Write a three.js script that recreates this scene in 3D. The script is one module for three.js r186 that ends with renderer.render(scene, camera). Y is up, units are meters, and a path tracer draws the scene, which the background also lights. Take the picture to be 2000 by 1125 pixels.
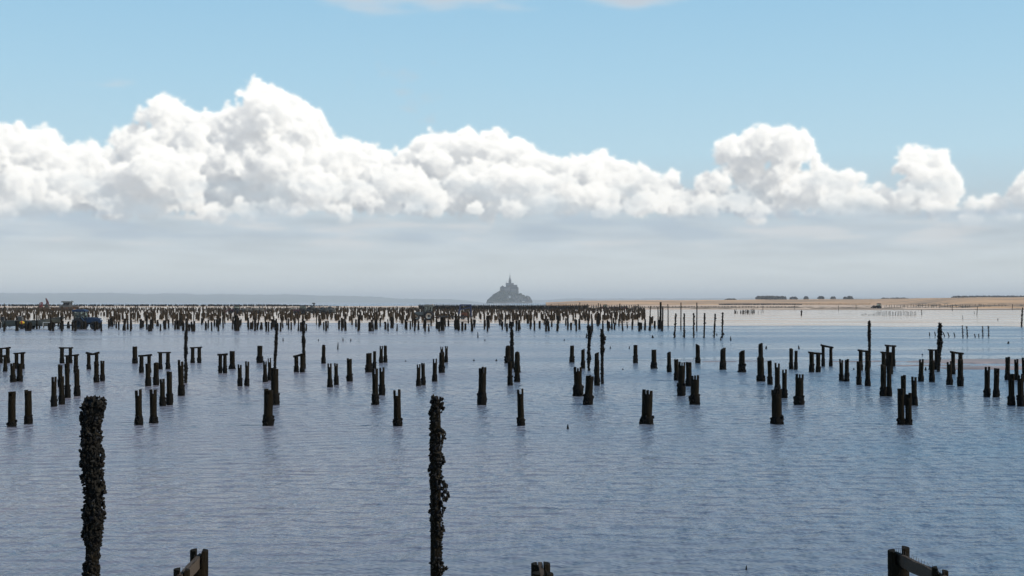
import * as THREE from 'three';
import { mergeGeometries } from 'three/addons/utils/BufferGeometryUtils.js';

// ---------------------------------------------------------------- camera, sky, sun, exposure
const T = 4e-4, CX = 1000, HY = 591, EYE = 4;          // lens scale per photo pixel, image centre, horizon row, eye height (m)
const scene = new THREE.Scene();
const camera = new THREE.PerspectiveCamera(2 * Math.atan(562.5 * T) * 180 / Math.PI, 16 / 9, 0.1, 60000);
camera.position.set(0, EYE, 0);
camera.lookAt(0, EYE, -100);
camera.setViewOffset(2000, 1125, 0, 562.5 - HY, 2000, 1125);   // level camera, the lens shifted up a little
const renderer = new THREE.WebGLRenderer({ antialias: true });
renderer.toneMapping = THREE.LinearToneMapping;
renderer.toneMappingExposure = 1.0;
renderer.shadowMap.enabled = true;
const SUN = new THREE.Vector3(0.74, 0.62, 0.12).normalize();
const sun = new THREE.DirectionalLight(new THREE.Color().setRGB(1, 0.93, 0.82), 4.2);
sun.name = 'sun';
sun.position.copy(SUN).multiplyScalar(400).add(new THREE.Vector3(0, 0, -120));
sun.target.position.set(0, 0, -120);
sun.castShadow = true;
Object.assign(sun.shadow.camera, { left: -300, right: 300, top: 300, bottom: -300, near: 1, far: 1200 });
sun.shadow.mapSize.set(4096, 4096);
scene.add(sun, sun.target);
scene.fog = new THREE.FogExp2(new THREE.Color().setRGB(0.93, 0.97, 1.0), 0.8e-4);

// ---------------------------------------------------------------- seeded random numbers and noise
function rng(seed) { let s = (seed * 2654435761) >>> 0 || 1; return () => { s = (s + 0x6d2b79f5) | 0; let t = Math.imul(s ^ (s >>> 15), 1 | s); t = (t + Math.imul(t ^ (t >>> 7), 61 | t)) ^ t; return ((t ^ (t >>> 14)) >>> 0) / 4294967296; }; }
const PERM = new Uint8Array(512); { const r = rng(77), p = [...Array(256).keys()]; for (let i = 255; i > 0; i--) { const j = Math.floor(r() * (i + 1)); [p[i], p[j]] = [p[j], p[i]]; } for (let i = 0; i < 512; i++) PERM[i] = p[i & 255]; }
const grad = (h, x, y, z) => { const u = (h & 15) < 8 ? x : y, v = (h & 15) < 4 ? y : ((h & 15) === 12 || (h & 15) === 14) ? x : z; return ((h & 1) ? -u : u) + ((h & 2) ? -v : v); };
const lerp = (a, b, t) => a + (b - a) * t, clamp = (x, a = 0, b = 1) => x < a ? a : x > b ? b : x, smooth = (a, b, x) => { const t = clamp((x - a) / (b - a)); return t * t * (3 - 2 * t); };
function noise(x, y, z = 0) {
  const xf = Math.floor(x), yf = Math.floor(y), zf = Math.floor(z), X = xf & 255, Y = yf & 255, Z = zf & 255; x -= xf; y -= yf; z -= zf;
  const u = x * x * x * (x * (x * 6 - 15) + 10), v = y * y * y * (y * (y * 6 - 15) + 10), w = z * z * z * (z * (z * 6 - 15) + 10);
  const A = PERM[X] + Y, AA = PERM[A] + Z, AB = PERM[A + 1] + Z, B = PERM[X + 1] + Y, BA = PERM[B] + Z, BB = PERM[B + 1] + Z;
  return lerp(lerp(lerp(grad(PERM[AA], x, y, z), grad(PERM[BA], x - 1, y, z), u), lerp(grad(PERM[AB], x, y - 1, z), grad(PERM[BB], x - 1, y - 1, z), u), v),
    lerp(lerp(grad(PERM[AA + 1], x, y, z - 1), grad(PERM[BA + 1], x - 1, y, z - 1), u), lerp(grad(PERM[AB + 1], x, y - 1, z - 1), grad(PERM[BB + 1], x - 1, y - 1, z - 1), u), v), w);
}
const fbm = (x, y, z, n) => { let s = 0, a = 1; for (let i = 0; i < n; i++) { s += a * noise(x, y, z); x = x * 2.03 + 11.7; y = y * 2.03 + 5.1; z = z * 2.03 + 3.3; a *= 0.5; } return s; };
const lin = (r, g, b) => [r, g, b].map((c) => { c /= 255; return c <= 0.04045 ? c / 12.92 : ((c + 0.055) / 1.055) ** 2.4; });

// ---------------------------------------------------------------- the sky: clear air, a bank of cumulus marched through a volume, a hazy band under it
{
  const W = 4096, H = 2048, data = new Float32Array(W * H * 4), TEX = 2 * Math.PI / W, PT = T / TEX;   // PT: texels per photo pixel
  const place = (x, y) => { const az = Math.atan((x - CX) * T), el = Math.atan((HY - y) * T * Math.cos(az)); return [1024 + az / TEX, el / TEX]; };
  // heaps of the bank in view: where the photograph has them (column, row, radius in photo pixels, depth)
  const heaps = [
    [-70, 310, 70, 20], [0, 305, 58, 14], [70, 312, 60, 22], [135, 330, 55, 18], [195, 335, 50, 24], [40, 372, 48, 6], [115, 378, 46, 8], [185, 385, 40, 8], [255, 345, 42, 10], [310, 352, 62, 6], [350, 350, 45, 4],
    [268, 285, 48, 30], [312, 228, 42, 34], [345, 250, 45, 36], [390, 272, 52, 34], [455, 250, 46, 30], [520, 232, 62, 28], [572, 252, 60, 30], [612, 292, 52, 28], [655, 322, 55, 30], [700, 330, 46, 34], [748, 335, 40, 36], [470, 320, 62, 26], [560, 335, 78, 24], [385, 330, 60, 30], [330, 300, 50, 32],
    [610, 368, 46, 6], [570, 385, 30, 8], [655, 380, 28, 8], [690, 378, 38, 26], [735, 388, 36, 26], [440, 385, 44, 26], [500, 392, 40, 26], [765, 362, 42, 4], [800, 355, 40, 6], [840, 378, 36, 6], [865, 388, 22, 6],
    [800, 322, 40, 34], [852, 310, 54, 30], [905, 300, 48, 32], [960, 298, 48, 30], [1012, 318, 50, 30], [1060, 345, 46, 30], [1110, 343, 40, 28], [1157, 332, 44, 26], [1205, 358, 42, 28], [1250, 365, 40, 28], [1290, 385, 38, 28], [1316, 352, 22, 36],
    [905, 365, 55, 22], [985, 365, 50, 12], [1040, 372, 44, 8], [1100, 352, 24, 6], [1105, 385, 40, 12], [1180, 395, 38, 12], [1250, 400, 34, 12], [1318, 400, 32, 16],
    [1415, 305, 30, 26], [1455, 292, 40, 24], [1500, 288, 42, 22], [1545, 296, 44, 22], [1592, 322, 26, 22], [1530, 328, 36, 20], [1475, 332, 34, 24], [1440, 322, 28, 26], [1545, 352, 40, 24], [1490, 362, 36, 24], [1730, 400, 36, 22], [1700, 405, 34, 14], [1383, 360, 28, 20], [1405, 352, 24, 18], [1440, 352, 17, 20], [1475, 368, 20, 14], [1510, 370, 30, 22], [1565, 372, 34, 10], [1605, 372, 38, 8], [1650, 385, 38, 10], [1700, 390, 24, 14], [1380, 402, 36, 20],
    [1450, 398, 34, 20], [1778, 322, 36, 22], [1826, 336, 40, 20], [1805, 360, 50, 20], [1845, 375, 42, 18], [1770, 392, 40, 16], [1830, 400, 38, 14], [1738, 402, 26, 18], [1886, 430, 24, 6], [1900, 412, 26, 14], [1940, 405, 30, 16], [1996, 378, 34, 18], [2030, 385, 50, 18], [1975, 430, 22, 6], [2090, 395, 45, 20], [-150, 320, 80, 24], [2160, 370, 50, 20],
  ].map(([x, y, r, z]) => [...place(x, y), r * PT, z]);
  const R = rng(5);
  for (let x = -200; x < 2200; x += 20 + R() * 26) if (x < 1720 || R() < 0.25) heaps.push([...place(x, 396 + R() * 26), (15 + R() * 15) * PT, R() * 22 - 6]);      // ragged low heads before the bank
  for (let x = -200; x < 1700; x += 36) heaps.push([...place(x, 392 + R() * 10), 30 * PT, 30]);
  for (let a = 1024 + 345; a < 1024 - 330 + W; a += 9 + R() * 14) {                      // the bank goes on round the horizon
    const big = 0.55 + 0.45 * Math.sin(a * 0.013) + 0.4 * Math.sin(a * 0.0047 + 1), n = 1 + Math.floor(Math.max(0, big) * 2.5);
    for (let k = 0; k < n; k++) { const r = (8 + R() * 8) * (0.8 + 0.3 * big); heaps.push([a + R() * 14 - 7, 46 + r * 0.5 + k * (9 + R() * 7), r, 12 + R() * 26]); }
  }
  const puffs = [];
  for (const [x, y, r, z] of heaps) {
    puffs.push([x, y, r, z]);
    const n = Math.round(8 + r * 0.7);
    for (let i = 0; i < n; i++) {
      const th = R() * Math.PI * 2, up = R() * 1.55 - 0.55, h = Math.sqrt(Math.max(0, 1 - Math.min(1, up * up))), q = r * (0.22 + 0.34 * R() * R() + 0.1 * R());
      const c = [x + r * 0.86 * h * Math.cos(th), y + r * 0.76 * Math.min(1, up), q, z - r * 0.86 * h * Math.abs(Math.sin(th)) * (R() < 0.8 ? 1 : -1)];
      puffs.push(c);
      if (q > 3.5) for (let k = 0; k < 2; k++) { const t2 = R() * 6.283, u2 = R() * 1.3 - 0.3, h2 = Math.sqrt(1 - u2 * u2); puffs.push([c[0] + q * h2 * Math.cos(t2), c[1] + q * u2, q * (0.3 + 0.25 * R()), c[3] - q * h2 * Math.abs(Math.sin(t2))]); }
    }
  }
  const bank = new Float32Array(W * 256 * 4), ROWS = 190;
  function march(c0, nx, step) {                                                         // one stretch of the bank, marched in its own grid
    const ny = Math.ceil(ROWS / step), nz = Math.ceil(78 / step), N = nx * ny * nz, S = new Float32Array(N), at = (i, j, k) => (k * ny + j) * nx + i, K = 0.9 * step;
    for (const [px, py, pr, pz] of puffs) {
      let gx = (px - c0); gx = (gx % W + W) % W; if (gx > W - 60) gx -= W; gx /= step; const gy = py / step, gz = (pz + 20) / step, r = pr / step, m = r + 5 / step;
      for (let k = Math.max(0, Math.floor(gz - m)); k <= Math.min(nz - 1, gz + m); k++) for (let j = Math.max(0, Math.floor(gy - m)); j <= Math.min(ny - 1, gy + m); j++) for (let i = Math.max(0, Math.floor(gx - m)); i <= Math.min(nx - 1, gx + m); i++) {
        const d = r - Math.hypot(i - gx, j - gy, k - gz); if (d > -5 / step) S[at(i, j, k)] += Math.exp(Math.min(40, K * d));
      }
    }
    for (let k = 0; k < nz; k++) for (let j = 0; j < ny; j++) for (let i = 0; i < nx; i++) {
      const a = at(i, j, k); if (S[a] === 0) continue;
      let d = Math.log(S[a]) / K * step - 2.2; const X = (i * step + c0), Y = j * step, Z = k * step;
      if (d < 8) { const wob = fbm(X * 0.075, Y * 0.08, Z * 0.075, step > 1 ? 3 : 5); d += 2.6 * (0.5 - Math.abs(wob) * 2) + 2.1 * fbm(X * 0.13, Y * 0.14, Z * 0.13, 3) + 1.4 * noise(X * 0.035, Y * 0.035, Z * 0.035); }
      S[a] = clamp(d / 1.5) * smooth(32, 47, Y + 10 * fbm(X * 0.035, 3, Z * 0.04, 3)) * (0.85 + 0.3 * clamp(noise(X * 0.06, Y * 0.06, Z * 0.06)));
    }
    const D = (x, y, z) => { x = Math.round(x); y = Math.round(y); z = Math.round(z); return x < 0 || y < 0 || z < 0 || x >= nx || y >= ny || z >= nz ? 0 : S[at(x, y, z)]; };
    const sd = [SUN.x, SUN.y, -SUN.z], steps = [[1.2, 1.6], [3, 2.4], [6, 4], [11, 6.5], [19, 9], [30, 13], [44, 16]];
    for (let j = 0; j < ny; j++) for (let i = 0; i < nx; i++) {
      let Tr = 1, r = 0, g = 0, b = 0;
      for (let k = 0; k < nz && Tr > 0.015; k++) {
        const d = S[at(i, j, k)]; if (d < 0.01) continue;
        const a = 1 - Math.exp(-d * 0.85 * step); let tau = 0, tu = 0;
        for (const [s, w] of steps) tau += w * D(i + sd[0] * s / step, j + sd[1] * s / step, k + sd[2] * s / step);
        for (const [s, w] of [[2.5, 4], [8, 7], [17, 11]]) tu += w * (0.6 * D(i, j + s / step, k) + 0.4 * D(i, j + 0.4 * s / step, k - 0.9 * s / step));
        const l = 0.55 * Math.exp(-tau * 0.14) + 0.45 * Math.exp(-tau * 0.035), low = smooth(40, 78, j * step), A = (0.79 + 0.21 * Math.exp(-tu * 0.09)) * (0.92 + 0.08 * low), w = Tr * a;
        r += w * (0.70 * l + 0.475 * A); g += w * (0.645 * l + 0.515 * A); b += w * (0.545 * l + 0.565 * A); Tr *= 1 - a;
      }
      for (let dj = 0; dj < step; dj++) for (let di = 0; di < step; di++) {
        const J = j * step + dj, I = ((i * step + di + c0) % W + W) % W; if (J < 256) bank.set([r, g, b, 1 - Tr], (J * W + I) * 4);
      }
    }
  }
  for (let c = 1024 + 320; c < 1024 - 320 + W; c += 856) march(c, Math.min(214, Math.ceil((1024 - 320 + W - c) / 4) + 10), 4);
  march(1024 - 340, 680, 1);
  {                                                                                       // crisper sunlit edges
    const src = bank.slice(), at = (J, I, n) => src[(clamp(J, 0, 255) * W + (I + W) % W) * 4 + n];
    for (let J = 0; J < 200; J++) for (let I = 1024 - 345; I < 1024 + 345; I++) for (let n = 0; n < 4; n++) { const o = (J * W + I) * 4 + n, m = (at(J - 1, I, n) + at(J + 1, I, n) + at(J, I - 1, n) + at(J, I + 1, n)) / 4; bank[o] = clamp(src[o] + 0.75 * (src[o] - m), 0, n === 3 ? 1 : 1.4); }
  }
  const air = [[-0.2, ...lin(226, 231, 229)], [0, ...lin(226, 231, 229)], [0.028, ...lin(216, 223, 224)], [0.055, ...lin(201, 213, 220)], [0.078, ...lin(191, 211, 221)], [0.115, ...lin(186, 219, 235)], [0.175, ...lin(170, 211, 234)], [0.235, ...lin(155, 201, 230)], [0.36, ...lin(122, 174, 213)], [0.7, ...lin(90, 142, 194)], [1.6, ...lin(66, 114, 174)]];
  for (let row = 0; row < H; row++) {
    const el = ((row + 0.5) / H - 0.5) * Math.PI, tanEl = Math.tan(Math.min(el, 1.5)); let q = 0; while (q < air.length - 2 && el > air[q + 1][0]) q++;
    const f = clamp((el - air[q][0]) / (air[q + 1][0] - air[q][0]));
    for (let col = 0; col < W; col++) {
      const o = (row * W + col) * 4, az = (col + 0.5 - 1024) * TEX; let c = [0, 1, 2].map((n) => lerp(air[q][n + 1], air[q + 1][n + 1], f));
      if (el > 0) {
        const sx = Math.cos(az) * 22, sz = Math.sin(az) * 22;                           // layers lying along the horizon
        const J = row - H / 2;
        if (J < 250) { const a = bank[(J * W + col) * 4 + 3]; if (a > 0) for (let n = 0; n < 3; n++) c[n] = c[n] * (1 - a) + bank[(J * W + col) * 4 + n]; }
        if (el < 0.13) {
          const veil = smooth(0.098, 0.044, el + 0.026 * fbm(sx * 1.1, sz * 1.1, el * 60, 4)), grey = fbm(sx * 0.6, sz * 0.6, el * 120, 5), hz = [[226, 231, 229], [214, 222, 223], [198, 210, 218]].map((v) => lin(...v));
          const h = clamp(el / 0.055), m = hz[0].map((v, n) => h < 0.5 ? lerp(v, hz[1][n], h * 2) : lerp(hz[1][n], hz[2][n], h * 2 - 1));
          const tone = 1.0 + 0.12 * grey * smooth(0.004, 0.04, el), flatBase = fbm(sx * 0.45 + 3, sz * 0.45, el * 75, 4), belt = smooth(0.036, 0.05, el) * smooth(0.078, 0.064, el);
          const dk = smooth(0.05, 0.5, flatBase) * belt * 0.4, lt = smooth(0.12, 0.55, -flatBase + 0.3 * grey) * belt * 0.4, dc = lin(172, 190, 207), lc = lin(232, 229, 226);
          for (let n = 0; n < 3; n++) c[n] = lerp(lerp(lerp(c[n], m[n] * tone, veil * 0.9), dc[n], dk), lc[n], lt);
        }
        if (el > 0.16) {                                                                   // broken cloud overhead, its under sides grey
          const px = Math.sin(az) / tanEl, pz = -Math.cos(az) / tanEl, k = fbm(px * 1.1 + 4.2, pz * 1.1 + 1.7, 0.4, 5);
          const own = 0.85 * Math.exp(-(((az - 0.03) / 0.17) ** 2) - ((el - 0.262) / 0.032) ** 2) + 0.18 * Math.exp(-(((az + 0.12) / 0.12) ** 2) - ((el - 0.243) / 0.012) ** 2);
          const cover = k * 0.8 + own - 0.26 - 0.35 * smooth(0.22, 0.17, el), a = smooth(0, 0.42, cover) * 0.9, thick = smooth(0.05, 0.6, cover);
          const lit = lin(244, 244, 242), base = lin(184, 192, 204);
          for (let n = 0; n < 3; n++) c[n] = lerp(c[n], lerp(lit[n], base[n], 0.45 + 0.55 * thick), a);
        }
        const wisp = smooth(0.28, 0.75, 0.6 * fbm(az * 60, el * 110, 7, 4) + 0.55 * Math.exp(-(((az + 0.08 + (el - 0.16) * 0.7) / 0.014) ** 2) - ((el - 0.165) / 0.028) ** 2)) * Math.exp(-(((az + 0.08) / 0.04) ** 2));
        for (let n = 0; n < 3; n++) c[n] = lerp(c[n], [0.6, 0.6, 0.63][n], wisp * 0.3);
      }
      data.set([c[0], c[1], c[2], 1], o);
    }
  }
  const tex = new THREE.DataTexture(data, W, H, THREE.RGBAFormat, THREE.FloatType);
  tex.mapping = THREE.EquirectangularReflectionMapping; tex.colorSpace = THREE.LinearSRGBColorSpace; tex.magFilter = tex.minFilter = THREE.LinearFilter; tex.needsUpdate = true;
  scene.background = tex; scene.environment = tex;
}
// ---------------------------------------------------------------- helpers
const V = (x, y, z) => new THREE.Vector3(x, y, z);
const depthOf = (py) => EYE / ((py - HY) * T);                                   // how far off the water plane lies at a row of the photograph
const onWater = (px, py) => { const d = depthOf(py); return V((px - CX) * T * d, 0, -d); };
const heightAt = (d, py) => EYE + (HY - py) * T * d;
const xAt = (px, d) => (px - CX) * T * d;
const used = new Map();
const numbered = (n) => { const k = used.get(n) ?? 0; used.set(n, k + 1); return k ? `${n}_${String(k).padStart(3, '0')}` : n; };
function tag(o, label, category, group, kind) { if (label) o.userData.label = label; if (category) o.userData.category = category; if (group) o.userData.group = group; if (kind) o.userData.kind = kind; return o; }
function thing(name, label, category, pos, turn = 0, group) { const o = new THREE.Group(); o.name = numbered(name); o.position.copy(pos); o.rotation.y = turn; scene.add(o); return tag(o, label, category, group); }
function part(name, geo, mat, parent, kind) { const m = new THREE.Mesh(geo, mat); m.name = name; parent.add(m); if (kind) m.userData.kind = kind; return m; }
function flat(g) { const n = g.index ? g.toNonIndexed() : g; for (const k of Object.keys(n.attributes)) if (!['position', 'normal', 'uv'].includes(k)) n.deleteAttribute(k); return n; }
const join = (list) => mergeGeometries(list.map(flat));
const box = (w, h, d, x = 0, y = 0, z = 0) => new THREE.BoxGeometry(w, h, d).translate(x, y, z);
function rod(a, b, r, seg = 6, r2 = r) { const d = b.clone().sub(a), g = new THREE.CylinderGeometry(r2, r, d.length(), seg); g.applyQuaternion(new THREE.Quaternion().setFromUnitVectors(V(0, 1, 0), d.clone().normalize())); return g.translate((a.x + b.x) / 2, (a.y + b.y) / 2, (a.z + b.z) / 2); }
function beam(a, b, w, h) { const d = b.clone().sub(a), g = new THREE.BoxGeometry(w, h, d.length()); g.applyQuaternion(new THREE.Quaternion().setFromUnitVectors(V(0, 0, 1), d.clone().normalize())); return g.translate((a.x + b.x) / 2, (a.y + b.y) / 2, (a.z + b.z) / 2); }
const std = (r, g, b, rough = 0.8, more = {}) => new THREE.MeshPhysicalMaterial({ color: new THREE.Color().setRGB(r, g, b), roughness: rough, ...more });
function texture(size, f, repeat, srgb = false) {                                 // f(u, v) -> [r, g, b] in 0..1
  const d = new Float32Array(size * size * 4);
  for (let y = 0; y < size; y++) for (let x = 0; x < size; x++) { const c = f(x / size, y / size); d.set([c[0], c[1] ?? c[0], c[2] ?? c[0], 1], (y * size + x) * 4); }
  const t = new THREE.DataTexture(d, size, size, THREE.RGBAFormat, THREE.FloatType); t.wrapS = t.wrapT = THREE.RepeatWrapping; t.magFilter = t.minFilter = THREE.LinearFilter;
  t.repeat.set(repeat[0], repeat[1]); t.needsUpdate = true; return t;
}
const tiled = (u, v, n, z, oct) => { let s = 0, a = 1, k = n; for (let i = 0; i < oct; i++) { const A = u * Math.PI * 2, B = v * Math.PI * 2, q = k / (Math.PI * 2); s += a * noise(q * Math.cos(A) + 9 * i, q * Math.sin(A) + q * Math.cos(B) * 1.0, q * Math.sin(B) + z); a *= 0.5; k *= 2; } return s; };

// ---------------------------------------------------------------- water
const waterHeight = (() => {                                                      // ripples as a sum of waves that close on a tile
  const R = rng(31), waves = [];
  for (let i = 0; i < 64; i++) { const k = 6 + Math.floor(70 * R() ** 1.6), a = -1.25 + (R() + R() + R() - 1.5) * 1.5, kx = Math.round(k * Math.cos(a)), ky = Math.round(k * Math.sin(a)); if (kx || ky) waves.push([kx, ky, R() * 6.283, 1 / Math.hypot(kx, ky)]); }
  return waves;
})();
const rippleTexture = texture(512, (u, v) => {
  let sx = 0, sy = 0; for (const [kx, ky, p, a] of waterHeight) { const c = Math.cos((kx * u + ky * v) * Math.PI * 2 + p) * a; sx += c * kx; sy += c * ky; }
  const s = 0.054, n = V(-sx * s, -sy * s, 1).normalize(); return [n.x * 0.5 + 0.5, n.y * 0.5 + 0.5, n.z * 0.5 + 0.5];
}, [1 / 5.5, 1 / 5.5]);
const swellTexture = texture(512, (u, v) => [0.5 + 0.22 * tiled(u, v, 9, 2.2, 5)], [1 / 43, 1 / 31]);
const gustTexture = texture(512, (u, v) => { const k = tiled(u, v, 5, 6.5, 5); return [0, clamp(0.2 + 0.14 * k, 0.11, 0.4), 0]; }, [1 / 260, 1 / 70]);
const siltTexture = texture(512, (u, v) => { const x = (u > 0.5 ? u - 1 : u) * 400, k = clamp(0.5 + 0.3 * tiled(u, v, 60, 3.5, 3) + 0.3 * tiled(u, v, 9, 1.5, 3)), m = clamp(k * 0.55 + 0.55 * smooth(20, -20, x)); return [lerp(0.076, 0.176, m), lerp(0.138, 0.160, m), lerp(0.196, 0.178, m)]; }, [1 / 400, 1 / 220]);
const waterMaterial = new THREE.MeshPhysicalMaterial({ color: 0xffffff, map: siltTexture, roughness: 1, roughnessMap: gustTexture, ior: 1.333, normalMap: rippleTexture, normalScale: new THREE.Vector2(1, 1), bumpMap: swellTexture, bumpScale: 0.1 });
function sheet(name, xs, zs, y, mat) {                                            // a flat sheet with uv in metres
  const P = [], U = [], I = [], N = [];
  zs.forEach((z) => xs.forEach((x) => { P.push(x, y, z); U.push(x, -z); N.push(0, 1, 0); }));
  for (let j = 0; j < zs.length - 1; j++) for (let i = 0; i < xs.length - 1; i++) { const a = j * xs.length + i, b = a + 1, c = a + xs.length, d = c + 1; I.push(a, b, c, b, d, c); }
  const g = new THREE.BufferGeometry(); g.setAttribute('position', new THREE.Float32BufferAttribute(P, 3)); g.setAttribute('normal', new THREE.Float32BufferAttribute(N, 3)); g.setAttribute('uv', new THREE.Float32BufferAttribute(U, 2)); g.setIndex(I);
  const m = new THREE.Mesh(g, mat); m.name = name; m.userData.kind = 'structure'; scene.add(m); return m;
}
{
  const wide = [-16000, -6000, -2000, -600, -150, 0, 150, 600, 2000, 6000, 16000], END = 88, R = rng(57), waves = [];
  for (let i = 0; i < 48; i++) { const l = 0.2 * (1.05 / 0.2) ** (R() ** 1.05), a = Math.PI * 0.5 + 0.55 + (R() + R() + R() - 1.5) * 2.1, k = 6.283 / l; waves.push([k * Math.cos(a), k * Math.sin(a), R() * 6.283, 0.020 / k * (0.6 + 0.8 * R())]); }
  const rows = [], cols = 500, P = [], U = [], I = []; for (let d = 10; d < END;) { rows.push(d); d += Math.max(0.055, 0.0024 * d); } rows.push(END);
  for (const d of rows) for (let i = 0; i <= cols; i++) {
    const s = i / cols * 2 - 1, x = s * d * 0.5, z = -d, fade = smooth(END, 70, d) * smooth(10, 13, d) * smooth(1, 0.94, Math.abs(s)) * (0.75 + 0.5 * noise(x * 0.05, d * 0.07, 3)); let y = 0;
    if (fade > 0.001) for (const [kx, kz, p, a] of waves) { const c = Math.sin(kx * x + kz * d + p); y += a * (c + 0.25 * c * c - 0.12); }
    P.push(x, y * fade, z); U.push(x, d);
  }
  for (let j = 0; j < rows.length - 1; j++) for (let i = 0; i < cols; i++) { const a = j * (cols + 1) + i, b = a + 1, c = a + cols + 1, e = c + 1; I.push(a, b, c, b, e, c); }
  const near = new THREE.BufferGeometry(); near.setAttribute('position', new THREE.Float32BufferAttribute(P, 3)); near.setAttribute('uv', new THREE.Float32BufferAttribute(U, 2)); near.setIndex(I); near.computeVertexNormals();
  const far = sheet('sea_water', wide, [-END, -150, -400, -1000, -3000, -8000, -32000], 0, waterMaterial), behind = sheet('sea_water', wide, [80, 0, -10], 0, waterMaterial), sides = [-1, 1].map((s) => { const g = new THREE.PlaneGeometry(1, 1, 3, 1), p = g.attributes.position, u = g.attributes.uv; for (let i = 0; i < p.count; i++) { const f = Math.round((p.getX(i) + 0.5) * 3), far = p.getY(i) > 0, d = far ? END : 10, xs = [0.5 * d, 150, 2000, 16000], x = s * xs[s > 0 ? f : 3 - f]; p.setXYZ(i, x, 0, -d); u.setXY(i, x, d); g.attributes.normal.setXYZ(i, 0, 1, 0); } return g; });
  scene.remove(behind); far.geometry = mergeGeometries([near, far.geometry, behind.geometry, ...sides]);
  // slicks where the wind leaves the water smooth
  const calm = new THREE.MeshPhysicalMaterial({ map: siltTexture, roughness: 0.1, ior: 1.333, normalMap: rippleTexture, normalScale: new THREE.Vector2(0.5, 0.5) });
  [[1500, 700, 210, 4.2], [1880, 697, 260, 5.5], [1760, 681, 330, 3.2], [1620, 640.5, 420, 2.6], [1250, 703, 110, 1.3], [1930, 660, 240, 2.6]].forEach(([px, py, rx, ry], n) => {
    const g = new THREE.BufferGeometry(), p = [], u = [], ii = [], N = 60; for (let i = 0; i <= N; i++) for (const s of [-1, 0, 1]) { const f = i / N * 2 - 1, q = Math.sqrt(Math.max(0, 1 - f * f)) * (0.65 + 0.5 * noise(i * 0.21, n * 7 + s) + 0.25 * noise(i * 0.9, n * 3 + s)), w = onWater(px + f * rx, py + s * ry * q + 1.2 * noise(i * 0.13, n)); p.push(w.x, 0.004 + n * 0.0007, w.z); u.push(w.x, -w.z); }
    for (let i = 0; i < N; i++) for (const s of [0, 1]) { const a = i * 3 + s; ii.push(a, a + 1, a + 3, a + 1, a + 4, a + 3); }
    g.setAttribute('position', new THREE.Float32BufferAttribute(p, 3)); g.setAttribute('uv', new THREE.Float32BufferAttribute(u, 2)); g.setIndex(ii); g.computeVertexNormals();
    const nn = g.attributes.normal; for (let i = 0; i < nn.count; i++) nn.setXYZ(i, 0, 1, 0);
    const m = new THREE.Mesh(g, calm); m.name = numbered('calm_water'); m.userData.kind = 'structure'; scene.add(m);
  });
}

// ---------------------------------------------------------------- wet sand flats that rise out of the water
const bars = [[1935, 706, 175, 4.4], [1960, 719, 150, 3.2], [1690, 706, 95, 0.9], [1800, 714.5, 120, 0.8], [1420, 705.5, 110, 0.35]];
function flatsLevel(px, py) {
  const d = depthOf(py), x = xAt(px, d), right = smooth(1180, 1420, px), k = fbm(x * 0.012, d * 0.05, 1.3, 4), s = fbm(x * 0.006, d * 0.09, 5.1, 4);
  const shore = lerp(632, 637, right) + lerp(5, 3, right) * k + 2.5 * noise(px * 0.01, 3.3);
  let e = (shore - py) * 0.0055; if (e > 0) e = 0.012 + e * 0.3 * (1 - 0.55 * right) + 0.02 * s * smooth(600, 612, py) * (0.4 + right);
  return Math.max(e, -0.12);
}
function barLevel(px, py) {
  let e = -0.2;
  for (const [bx, by, rx, ry] of bars) { const q = 1 - ((px - bx) / rx) ** 2 - ((py - by + 1.2 * noise(px * 0.02, by)) / ry) ** 2 + 0.25 * noise(px * 0.03, py * 0.5, by); if (q > 0) e = Math.max(e, -0.02 + (ry > 2 ? 0.11 : 0.06) * Math.min(1, q * 1.6)); }
  return e;
}
const sandTexture = texture(512, (u, v) => { const k = clamp(0.5 + 0.5 * tiled(u, v, 6, 1.1, 5)); return [lerp(0.44, 0.58, k), lerp(0.315, 0.41, k), lerp(0.215, 0.28, k)]; }, [1 / 90, 1 / 40]);
const dampTexture = texture(512, (u, v) => { const k = tiled(u, v, 8, 4.1, 5); return [0, clamp(0.2 + 0.3 * k, 0.03, 0.6), 0]; }, [1 / 240, 1 / 60]);
const sandBump = texture(256, (u, v) => [0.5 + 0.25 * tiled(u, v, 24, 2.2, 3)], [1 / 12, 1 / 8]);
const sandMaterial = new THREE.MeshPhysicalMaterial({ map: sandTexture, roughness: 1, roughnessMap: dampTexture, ior: 1.36, specularIntensity: 0.4, bumpMap: sandBump, bumpScale: 0.006 });
function flats(name, pxs, pys, level, mat) {
  const P = [], U = [], I = [];
  for (const py of pys) for (const px of pxs) { const p = onWater(px, py); P.push(p.x, level(px, py), p.z); U.push(p.x, -p.z); }
  for (let j = 0; j < pys.length - 1; j++) for (let i = 0; i < pxs.length - 1; i++) { const a = j * pxs.length + i, b = a + 1, c = a + pxs.length, d = c + 1; I.push(a, b, c, b, d, c); }
  const g = new THREE.BufferGeometry(); g.setAttribute('position', new THREE.Float32BufferAttribute(P, 3)); g.setAttribute('uv', new THREE.Float32BufferAttribute(U, 2)); g.setIndex(I); g.computeVertexNormals();
  const m = new THREE.Mesh(g, mat); m.name = name; m.userData.kind = 'structure'; scene.add(m); return m;
}
const range = (a, b, s) => { const o = []; for (let v = a; s > 0 ? v <= b : v >= b; v += s) o.push(v); return o; };
flats('wet_sand_flats', range(-700, 2700, 10), [...range(660, 645, -1.5), ...range(644.5, 605, -0.5), ...range(604.6, 597, -0.4)], (px, py) => {
  const e = flatsLevel(px, py), far = smooth(601, 597, py); return lerp(e, px > 1050 ? 0.35 : px > 640 && px < 960 ? -0.3 : 0.25, far);
}, sandMaterial);

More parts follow.
